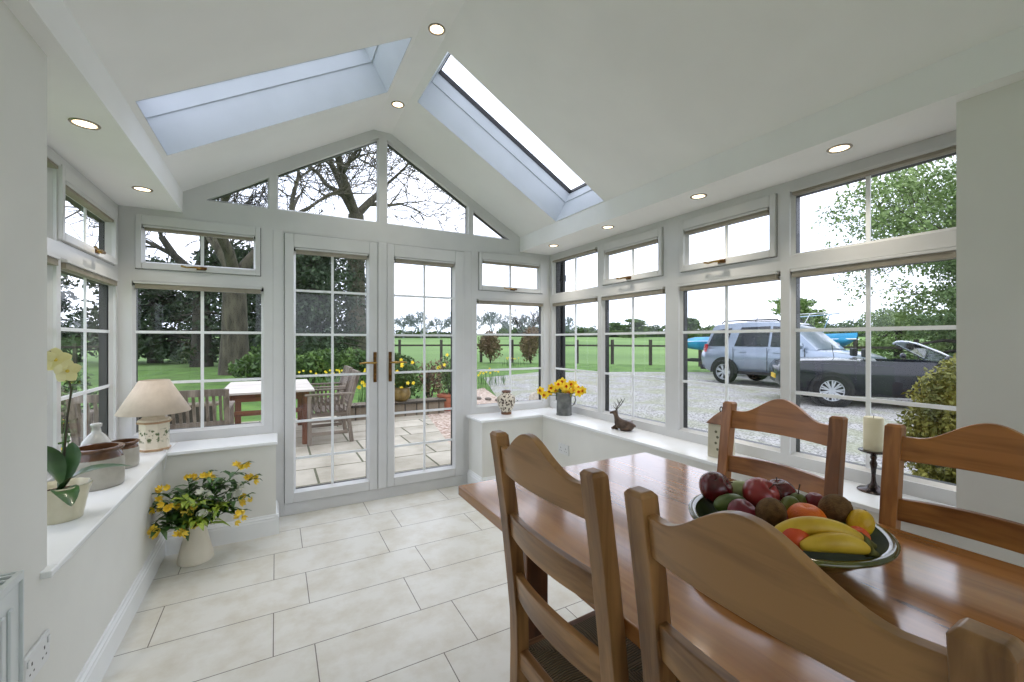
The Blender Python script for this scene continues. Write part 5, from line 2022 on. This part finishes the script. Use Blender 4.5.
shrub('garden_shrub', 'upright green shrub behind the olive pot', 'shrub', (2.35, 8.9, G), (0.45, 0.4, 0.52), 1500, 0.04, M['shrub'], 113)
daffodil_clump(1.75, 8.4, 101, 'yellow flowers behind the low stone wall', 14, 0.4, 0.5, 0.04)

# planting in the pebble bed
shrub('ground_plant', 'low grey green plant in the pebble bed behind the patterned pot', 'plant', (3.95, 7.2, G), (0.34, 0.28, 0.10), 900, 0.035, M['shrub'], 114)
t = thing('millstone', 'round pale stone leaning in the pebble bed', 'stone', (4.12, 6.55, G), rot=(1.25, 0, 0.5))
b = MB(); b.lathe([(0, 0), (0.2, 0), (0.21, 0.02), (0.21, 0.06), (0.19, 0.08), (0.04, 0.08), (0.035, 0.0)], n=28)
b.build('stone_disc', noisy('pale_stone', (160, 150, 134), (186, 176, 160), 14, 0.9, bump=.4), t, smooth=True)
t.location = (4.12, 6.55, G + 0.2)
b = MB()
rd = random.Random(77)
for k in range(11):
    u = k / 10
    x, y = 3.4 + 1.35 * u, 9.5 - 1.6 * u * u - 0.4 * u
    b.ball((x, y, G + 0.02), 0.075, 8, 6, (1.3, .9, .55), Matrix.Rotation(rd.random() * 3, 3, 'Z'))
o = b.build('edging_stones', noisy('edging_stone', (100, 92, 84), (136, 126, 114), 9, 0.9), smooth='all'); tag(o, 'row of low dark edging stones round the pebble bed', 'edging', kind='stuff')

# ------------------------------------------------------------------ paddock fence
def fence(label, pts, posth=1.38):
    t = thing('paddock_fence', label, 'fence', (pts[0][0], pts[0][1], G))
    o0 = Vector((pts[0][0], pts[0][1], 0))
    P = [Vector((x, y, 0)) for x, y in pts]
    allp = []
    for a, c in zip(P, P[1:]):
        L = (c - a).length
        n = max(1, round(L / 2.1))
        d = (c - a) / n
        for i in range(n):
            allp.append(a + d * i - o0)
        for zr in (1.04,):
            b = MB(); b.bar(a - o0 + Vector((0, 0, zr)), c - o0 + Vector((0, 0, zr)), 0.045, 0.10)
            b.build('rail', M['fence_x'], t)
    allp.append(P[-1] - o0)
    for q in allp:
        b = MB(); b.box(q.x - .065, q.x + .065, q.y - .065, q.y + .065, -0.05, posth)
        b.build('fence_post', M['fence_z'], t)


fence('dark timber post and rail fence between garden and field', [(1.5, 26.2), (6.4, 25.2), (11.1, 23.9), (15.6, 20.1), (17.9, 16.6), (20.6, 12.4), (22.5, 7)])
fence('dark timber fence behind the lawn on the left', [(-22, 27), (-14, 26.6), (-6.2, 27.2)], 1.2)

M['hazytwig'] = noisy('haze_paled_twigs', (108, 122, 120), (134, 144, 140), 3, 0.9)  # distance haze mixed into the twig colour of the far trees
# far hedge, tree line, round trees
rd = random.Random(123)
for k in range(13):
    x = 36 + k * 5.2
    bare_tree('distant_tree', {0: 'leftmost leafless tree of the row on the far skyline', 12: 'rightmost leafless tree of the row on the far skyline'}.get(k, 'leafless tree within the row on the far skyline'), (x - 14, 152 - k * 3.0, gh(x - 14, 152 - k * 3.0)), rd.uniform(8.0, 10.5), 0.3, 200 + k, M['hazytwig'], depth=4, first=0.2, spread=0.55, minr=0.055, group='bare trees on the skyline', nk=(3, 4))


def far_hedge(label, x0, y0, x1, y1, h, w, n, seed, size=0.5):
    rd = random.Random(seed)
    z0 = gh(x0, y0)
    t = thing('field_hedge', label, 'hedge', (x0, y0, z0))
    b = MB()
    d = Vector((x1 - x0, y1 - y0, gh(x1, y1) - z0))
    for k in range(60):
        u = (k + rd.random()) / 60
        leafcloud(b, d * u + Vector((0, 0, h * .45)), (d.length / 60 * .9, w, h * .55 * rd.uniform(.7, 1.25)), n // 60, size, rd, 0.2)
    b.build('foliage', M['hedge'], t)
    b = MB(); b.bar(Vector((0, 0, h * .22)), d + Vector((0, 0, h * .22)), w * .8, h * .5)
    b.build('hedge_core', M['ivy'], t)


far_hedge('long low hedge along the far edge of the field behind the doors', -50, 175, 62, 140, 2.6, 1.6, 6000, 301)
far_hedge('long green hedge across the field behind the right windows, far part', 88, 172, 152, 88, 4.4, 2.5, 12000, 302, 0.5)
far_hedge('green hedge behind the cars, near part', 150, 92, 165, -10, 4.6, 2.5, 12000, 303, 0.5)
for k, (x, y, H_, R_, lab) in enumerate(((111, 110, 6.6, 6.5, 'rounded green tree on the hedge line behind the stag figurine'), (96, 76, 5.6, 4.5, 'small green tree on the hedge line left of the silver car'),
                                         (32, 16.5, 4.3, 2.6, 'green tree behind the boat at the left edge of the largest window'), (118, 128, 5.6, 6.5, 'low green tree farther left on the hedge line'))):
    evergreen(lab, (x, y, gh(x, y)), H_, R_, 320 + k, M['spring'] if k == 2 else M['hedge'], 4500, 0.16 if k == 2 else 0.34, 'field_tree', 5)
# brown willow bush by the fence in the window right of the doors
shrub('willow_bush', 'brown twiggy bush before the fence in the window right of the doors, left one', 'bush', (11.2, 22.8, G), (0.8, 0.75, 1.15), 3000, 0.07, M['brownish'], 341, lumps=18)
shrub('willow_bush', 'greener round bush before the fence in the window right of the doors, right one', 'bush', (13.1, 21.3, G), (0.8, 0.75, 1.15), 3400, 0.07, M['brownish'], 342, lumps=18)
bare_tree('field_tree', 'small bare tree in the field above the two bushes', (22, 36.5, G), 5.0, 0.12, 343, M['barkd'], depth=4, first=0.3, minr=0.02, cat='tree', nk=(3, 3))


# spring green tree by the boat
def leafy_tree(name, label, loc, H_, R_, seed, mat, nleaf, size, trunk=0.16):
    rd = random.Random(seed)
    t = thing(name, label, 'tree', loc)
    b = MB(); tips = []
    b.tube([(0, 0, -.1), (0.1, 0, H_ * .16), (0.0, 0.1, H_ * .3)], [trunk * 1.2, trunk, trunk * .8], 10, cap=False)
    b.build('trunk', M['bark'], t, smooth='all')
    b = MB()
    for i in range(6):
        an = 2 * PI * i / 6 + rd.random()
        dd = Vector((math.cos(an) * .8, math.sin(an) * .8, rd.uniform(.5, 1.2))).normalized()
        branches(b, Vector((0, 0.05, H_ * rd.uniform(.14, .3))), dd, R_ * .55, trunk * .5, 4, rd, tips, 0.65, 0.10, 0.2, 5, 0.010, (0.6, 0.8), (2, 3))
    b.build('branches', M['bark'], t, smooth='all')
    b = MB()
    per = max(1, nleaf // max(1, len(tips)))
    for q in tips:
        leafcloud(b, q, (R_ * .15, R_ * .15, R_ * .12), per // 2, size, rd, 0.1)
    for k in range(70):
        v = Vector((rd.gauss(0, 1), rd.gauss(0, 1), rd.gauss(0, .8))).normalized() * R_ * rd.uniform(.35, 1.0)
        leafcloud(b, (v.x, v.y, H_ * .50 + v.z * H_ * .46 / R_), (R_ * .2, R_ * .2, R_ * .14), nleaf // 100, size, rd, 0.1)
    b.build('foliage', mat, t)
    return t


leafy_tree('spring_tree', 'fresh green leafy tree behind the dark car and boat', (22.2, 3.9, G), 9.8, 4.5, 401, M['spring'], 44000, 0.07, 0.22)
evergreen('dense green bush under the spring tree behind the dark car', (19.5, 4.2, G), 2.7, 2.4, 402, M['spring'], 9000, 0.07, 'leafy_bush', 4)
evergreen('dense olive green tree at the right edge of the largest window', (17.6, 3.95, G), 3.9, 2.3, 403, M['hedge'], 14000, 0.06, 'leafy_bush', 5)
evergreen('bright green bush behind the bow of the blue covered boat', (25.6, 8.6, G), 2.7, 2.7, 405, M['spring'], 7000, 0.07, 'leafy_bush', 4)
evergreen('bright green bush behind the open cockpit of the dark car', (25.0, 5.6, G), 3.1, 2.6, 406, M['spring'], 7000, 0.07, 'leafy_bush', 4)
# golden clipped conifer close to the window
shrub('golden_conifer', 'golden green conifer bush just outside the largest window', 'bush', (4.86, 1.18, G), (0.46, 0.46, 0.66), 34000, 0.02, M['golden'], 404, lumps=34)


# ------------------------------------------------------------------ vehicles
M['silver'] = noisy('silver_paint', (142, 154, 170), (150, 162, 178), 3, 0.28, metal=0.55, coat=0.8)
M['navy'] = noisy('navy_paint', (9, 14, 26), (14, 19, 32), 3, 0.22, metal=0.0, coat=0.35)
M['carglass'] = noisy('tinted_car_glass', (20, 28, 34), (30, 40, 46), 3, 0.08, coat=0.2)
M['tyre'] = noisy('tyre_rubber', (20, 20, 20), (32, 32, 32), 12, 0.85)
M['alloy'] = noisy('alloy_wheel', (178, 182, 188), (200, 204, 210), 10, 0.3, metal=0.6)
M['trimblack'] = noisy('black_car_trim', (16, 17, 18), (28, 29, 30), 10, 0.6)
M['tail'] = noisy('red_tail_lamp', (150, 14, 22), (190, 26, 36), 10, 0.2, coat=.6)
M['chromecar'] = noisy('bright_chrome', (190, 194, 198), (214, 218, 220), 10, 0.12, metal=1.0)
M['cover'] = noisy('blue_boat_cover', (20, 128, 170), (50, 160, 200), 2.0, 0.6)
M['plate'] = noisy('yellow_plate', (222, 180, 40), (232, 192, 54), 8, 0.4)
M['leather'] = noisy('grey_leather', (128, 132, 130), (158, 162, 158), 8, 0.5)


def wheel(parent, x, y, r, w, side, spokes=6):
    """wheel is a part of its vehicle; tyre with alloy and spokes as sub-parts"""
    b = MB()
    prof = [(r * .66, -w / 2), (r * .93, -w / 2), (r, -w / 2 + .03), (r, w / 2 - .03), (r * .93, w / 2), (r * .66, w / 2), (r * .66, -w / 2)]
    b.lathe(prof, n=40)
    ty = b.build('wheel', M['tyre'], parent, smooth=True)
    ty.location = (x, y, r)
    ty.rotation_euler = (PI / 2 * -side, 0, 0)
    b = MB()
    z = w / 2 - 0.02
    b.lathe([(r * .60, z - 0.10), (r * .66, z - .06), (r * .67, z + .012), (r * .63, z + .012), (r * .60, z - 0.02)], n=36)
    b.lathe([(0, z + 0.0), (r * .12, z + 0.0), (r * .16, z - .03), (r * .16, z - .06)], n=16)
    for k in range(spokes):
        a = 2 * PI * k / spokes
        for da in (-0.13, 0.13):
            p0 = Vector((math.cos(a) * r * .1, math.sin(a) * r * .1, z - .012))
            p1 = Vector((math.cos(a + da) * r * .64, math.sin(a + da) * r * .64, z - .004))
            b.bar(p0, p1, r * .085, .025)
    b.build('alloy', M['alloy'], ty)
    b = MB(); b.lathe([(0, z - 0.09), (r * .6, z - .09)], n=24)
    b.build('brake_disc', M['trimblack'], ty)


def car_shell(b, st):
    """st: list of (x, zbottom, ztop, half width at sill, at waist, at top) cross sections"""
    rings = []
    for (x, zb, zt, ws, ww, wt) in st:
        zm = zb + (zt - zb) * .55
        half = [(0, zb), (ws * .9, zb), (ws, zb + .06), (ww, zm), (ww * .985, zt - (zt - zb) * .2), (wt, zt - .02), (wt * .8, zt + .004), (0, zt + .014)]
        ring = [(x, y, z) for y, z in half] + [(x, -y, z) for y, z in half[-2:0:-1]]
        rings.append(ring)
    b.loft(rings)


def sidepoly(b, pts, y0, y1, th=0.012):
    """thin slab following a slanted side: pts (x, z); y0 at the lowest z, y1 at the highest"""
    zs = [p[1] for p in pts]
    za, zb = min(zs), max(zs)
    for s in (-1, 1):
        def Y(z):
            return s * (y0 + (y1 - y0) * (z - za) / (zb - za))
        o = [b.bm.verts.new((x, Y(z) + s * th, z)) for x, z in pts]
        i = [b.bm.verts.new((x, Y(z) - s * th, z)) for x, z in pts]
        b.bm.faces.new(o)
        b.bm.faces.new(i[::-1])
        n = len(pts)
        for k in range(n):
            b.bm.faces.new((o[k], o[(k + 1) % n], i[(k + 1) % n], i[k]))


# silver four by four: nose +X local, length 4.5, width 1.9
t = thing('silver_car', 'silver estate style four wheel drive car parked beyond the drive', 'car', (13.25, 7.10, G), rotz=-PI / 2 + 0.02)
b = MB()
car_shell(b, [(-2.22, 0.50, 0.92, .70, .80, .70), (-2.16, .42, 1.02, .80, .88, .80), (-1.95, .36, 1.10, .86, .93, .88), (-1.2, .34, 1.13, .88, .95, .90), (0, .34, 1.13, .88, .95, .90),
              (0.75, .34, 1.12, .88, .95, .90), (1.2, .34, 1.09, .88, .94, .86), (1.9, .36, 1.00, .86, .92, .80), (2.15, .42, .92, .78, .85, .70), (2.25, .5, .80, .66, .74, .6)])
b.build('body', M['silver'], t, smooth=50)
b = MB()
# greenhouse
rings = []
for (x, z0, z1, w0, w1) in ((-2.06, 1.10, 1.14, .84, .82), (-1.86, 1.10, 1.62, .86, .70), (-1.74, 1.10, 1.70, .87, .68), (-1.0, 1.1, 1.74, .88, .68), (0.0, 1.1, 1.73, .88, .68), (0.35, 1.1, 1.69, .88, .67), (0.62, 1.1, 1.55, .88, .70), (1.22, 1.08, 1.11, .84, .82)):
    z1 = 1.1 + (z1 - 1.1) * 1.27
    rings.append([(x, -w0, z0), (x, -w1, z1 - .03), (x, -w1 * .9, z1), (x, 0, z1 + .015), (x, w1 * .9, z1), (x, w1, z1 - .03), (x, w0, z0)])
b.loft(rings)
b.build('cabin', M['silver'], t, smooth=40)
b = MB()
ya, yb = .872, .708
sidepoly(b, [(-1.92, 1.17), (-1.74, 1.671), (-1.18, 1.735), (-1.30, 1.17)], ya, yb + .01, .012)
sidepoly(b, [(-1.02, 1.17), (-0.88, 1.748), (-0.02, 1.760), (-0.02, 1.17)], ya, yb, .012)
sidepoly(b, [(0.06, 1.17), (0.06, 1.760), (0.34, 1.735), (0.88, 1.17)], ya, yb, .012)
b.build('side_windows', M['carglass'], t)
b = MB()
b.face([(0.44, -.62, 1.81), (0.44, .62, 1.81), (1.19, .74, 1.13), (1.19, -.74, 1.13)])
b.face([(-1.885, -.6, 1.735), (-1.885, .6, 1.735), (-2.07, .74, 1.16), (-2.07, -.74, 1.16)])
o = b.build('windscreens', M['carglass'], t)
b = MB()
for s in (-1, 1):
    b.tube([(-1.6, s * .62, 1.89), (-1.5, s * .62, 1.96), (0.1, s * .62, 1.96), (0.2, s * .62, 1.89)], .022, 8)
b.build('roof_rails', M['trimblack'], t, smooth=True)
b = MB()
for s in (-1, 1):
    for cx in (-1.33, 1.33):
        pts = [(cx + .45 * math.cos(a), .38 + .45 * math.sin(a)) for a in [PI * k / 14 for k in range(15)]] + [(cx + .45, .30), (cx - .45, .30)][:0]
        v0 = [b.bm.verts.new((x, s * .957, z)) for x, z in pts + [(cx - .45, .335), (cx + .45, .335)]]
        b.bm.faces.new(v0)
        v1 = [b.bm.verts.new((x, s * .70, z)) for x, z in pts + [(cx - .45, .335), (cx + .45, .335)]]
        b.bm.faces.new(v1)
        for i in range(len(v0)):
            j = (i + 1) % len(v0)
            b.bm.faces.new((v0[i], v0[j], v1[j], v1[i]))
b.build('wheel_arches', M['trimblack'], t)
for s in (-1, 1):
    for cx in (-1.33, 1.33):
        wheel(t, cx, s * .875, .365, .22, s, 7)
b = MB()
for s in (-1, 1):
    b.box(-.85, .85, s * .93 - .02, s * .93 + .02, .33, .42)
b.box(-2.26, -2.10, -.8, .8, .40, .56); b.box(2.08, 2.27, -.78, .78, .40, .56)
b.build('lower_trim', M['trimblack'], t, bevel=.01)
b = MB()
for s in (-1, 1):
    b.loft([[(-2.17, s * .78, .98), (-1.98, s * .935, .98), (-1.98, s * .935, 1.28 - .05), (-2.10, s * .80, 1.28 - .05)], [(-2.12, s * .70, .98), (-1.94, s * .85, .98), (-1.94, s * .85, 1.23), (-2.04, s * .72, 1.23)]])
b.build('tail_lamps', M['tail'], t)
b = MB()
for s in (-1, 1):
    for hx in (-.72, .28):
        b.box(hx - .1, hx + .1, s * .955 - .012, s * .955 + .02, .985, 1.012)
b.build('door_handles', M['silver'], t, bevel=.005)
b = MB()
for s in (-1, 1):
    for dx in (-1.02, 0.0, 0.98):
        b.box(dx - .006, dx + .006, s * .945 - .01, s * .951 + .005, .44, 1.13)
b.build('door_seams', M['trimblack'], t)
b = MB()
for s in (-1, 1):
    b.ball((.92, s * 1.02, 1.20), .11, 12, 8, (.6, 1, .8))
b.build('mirrors', M['silver'], t, smooth='all')

# navy open car nearer the house
t = thing('dark_convertible', 'dark navy open top car parked in front of the silver one', 'car', (11.47, 3.87, G), rotz=math.radians(-53))
b = MB()
car_shell(b, [(-2.25, .42, .80, .60, .70, .62), (-2.15, .34, .90, .74, .80, .74), (-1.8, .26, .95, .82, .88, .80), (-1.2, .22, .96, .85, .90, .82), (-.75, .22, .95, .86, .90, .84)])
b.build('rear_body', M['navy'], t, smooth=50)
b = MB()
car_shell(b, [(.42, .22, .93, .86, .90, .84), (.72, .22, .92, .86, .90, .84), (1.1, .22, .91, .86, .90, .82), (1.7, .24, .85, .82, .88, .78), (2.1, .30, .74, .72, .80, .66), (2.3, .36, .62, .58, .66, .5)])
b.build('bonnet', M['navy'], t, smooth=50)
b = MB()
for s in (-1, 1):
    b.loft([[(-.76, s * y, z) for y, z in ((.78, .22), (.86, .28), (.90, .62), (.885, .80), (.84, .94), (.78, .94))], [(.44, s * y, z) for y, z in ((.78, .22), (.86, .28), (.90, .62), (.885, .80), (.84, .925), (.78, .925))]])
b.box(-.76, .74, -.8, .8, .22, .34)
b.build('doors', M['navy'], t, smooth=50)
b = MB()
for s in (-1, 1):
    for cx in (-1.35, 1.38):
        v0 = [b.bm.verts.new((cx + .385 * math.cos(a), s * .905, .32 + .385 * math.sin(a))) for a in [2 * PI * k / 28 for k in range(28)]]
        v1 = [b.bm.verts.new((v.co.x, s * .66, v.co.z)) for v in v0]
        b.bm.faces.new(v0); b.bm.faces.new(v1)
        for i in range(28):
            b.bm.faces.new((v0[i], v0[(i + 1) % 28], v1[(i + 1) % 28], v1[i]))
b.build('wheel_arches', M['trimblack'], t)
for s in (-1, 1):
    for cx in (-1.35, 1.38):
        wheel(t, cx, s * .83, .325, .22, s, 9)
b = MB()
for s in (-1, 1):
    b.tube([(.75, s * .74, .90), (.42, s * .66, 1.12), (.12, s * .58, 1.28)], .022, 8)
b.tube([(.12, -.58, 1.28), (.08, -.3, 1.32), (.07, 0, 1.33), (.08, .3, 1.32), (.12, .58, 1.28)], .022, 8)
wf = b.build('windscreen_frame', M['chromecar'], t, smooth=True)
b = MB(); b.face([(.74, -.73, .91), (.74, .73, .91), (.12, .57, 1.28), (.08, .3, 1.315), (.07, 0, 1.325), (.08, -.3, 1.315), (.12, -.57, 1.28)])
b.build('windscreen', glass_mat('pale_car_glass', (.8, .9, .88, 1), 1.6), t)
for s in (-1, 1):
    b = MB()
    b.loft([[(-.55 - d, s * .38 - w, z), (-.43 - d, s * .38 - w, z), (-.43 - d, s * .38 + w, z), (-.55 - d, s * .38 + w, z)] for z, w, d in ((.45, .24, 0), (.80, .23, .06), (.98, .16, .10))])
    b.box(-.35, .15, s * .38 - .24, s * .38 + .24, .35, .5)
    st_ = b.build('seat', M['leather'], t, smooth=40, bevel=.03)
    b = MB(); b.box(-.70, -.60, s * .38 - .12, s * .38 + .12, 1.0, 1.18)
    b.build('headrest', M['trimblack'], st_, bevel=.03)
b = MB()
for s in (-1, 1):
    b.ball((.42, s * .98, 1.0), .09, 12, 8, (.6, 1, .75))
b.build('mirrors', M['navy'], t, smooth='all')
b = MB()
for s in (-1, 1):
    b.loft([[(-2.20, s * .60, .70), (-1.98, s * .86, .70), (-1.98, s * .86, .82), (-2.16, s * .62, .82)], [(-2.1, s * .52, .70), (-1.9, s * .78, .70), (-1.9, s * .78, .82), (-2.06, s * .54, .82)]])
b.build('tail_lamps', M['tail'], t)
b = MB(); b.tube([(-1.1, .0, .95), (-1.14, 0, 1.25)], .006, 6)
b.build('aerial', M['trimblack'], t)
b = MB(); b.box(-2.27, -2.24, -.26, .26, .50, .60)
b.build('number_plate', M['plate'], t)
b = MB()
for s in (-1, 1):
    for dx in (-.74, .42):
        b.box(dx - .006, dx + .006, s * .89 - .02, s * .906, .30, .90)
b.build('door_seams', M['trimblack'], t)

# ------------------------------------------------------------------ boat on its trailer
t = thing('boat', 'boat under a bright blue cover behind the cars', 'boat', (15.9, 9.35, G), rotz=-PI / 2)
b = MB()
rings = []
for (x, w, zk, zt) in ((-2.9, .85, .95, 1.50), (-2.0, 1.0, .90, 1.52), (-.5, 1.08, .86, 1.54), (1.0, 1.0, .90, 1.56), (2.0, .72, .98, 1.58), (2.7, .34, 1.18, 1.60), (3.0, .06, 1.42, 1.61)):
    zt -= 0.22
    half = [(0, zk), (w * .5, zk + .05), (w * .82, zk + (zt - zk) * .35), (w * .97, zk + (zt - zk) * .7), (w, zt)]
    rings.append([(x, y, z) for y, z in half] + [(x, w * .5, zt + .13), (x, 0, zt + .2), (x, -w * .5, zt + .13)] + [(x, -y, z) for y, z in half[:0:-1]])
b.loft(rings)
b.build('covered_hull', M['cover'], t, smooth=60)
b = MB()
for s in (-1, 1):
    b.tube([(1.6, s * .8, 1.36), (1.95, s * .62, 2.20), (2.1, s * .5, 2.23)], .016, 6)
    b.tube([(-.1, s * .9, 1.34), (.35, s * .8, 2.18), (1.0, s * .75, 2.20), (2.1, s * .5, 2.23), (2.6, s * .2, 2.22)], .016, 6)
b.build('guard_rail', M['chromecar'], t, smooth=True)
b = MB()
for s in (-1, 1):
    b.tube([(x, s * w, z) for x, w, z in ((-2.9, .86, 1.28), (-.5, 1.09, 1.32), (1.0, 1.01, 1.34), (2.0, .73, 1.36), (3.0, .07, 1.39))], .03, 6)
b.build('gunwale', M['chromecar'], t, smooth=True)
t = thing('boat_trailer', 'dark metal trailer carrying the blue covered boat', 'trailer', (15.9, 9.35, G), rotz=-PI / 2)
b = MB()
b.bar((-3.5, -.5, .5), (2.2, -.5, .5), .07, .1); b.bar((-3.5, .5, .5), (2.2, .5, .5), .07, .1)
for x in (-3.3, -2.0, -.5, 1.0, 2.1):
    b.bar((x, -.75, .5), (x, .75, .5), .07, .08)
b.bar((2.2, -.5, .5), (3.6, 0, .5), .07, .1); b.bar((2.2, .5, .5), (3.6, 0, .5), .07, .1)
b.build('frame', M['trimblack'], t)
b = MB()
for x in (-2.0, -.5, 1.0):
    for s in (-1, 1):
        b.bar((x, s * .5, .5), (x, s * .42, .92), .06, .06)
b.build('cradle_posts', M['trimblack'], t)
for s in (-1, 1):
    wheel(t, -.9, s * .86, .28, .16, s, 5)
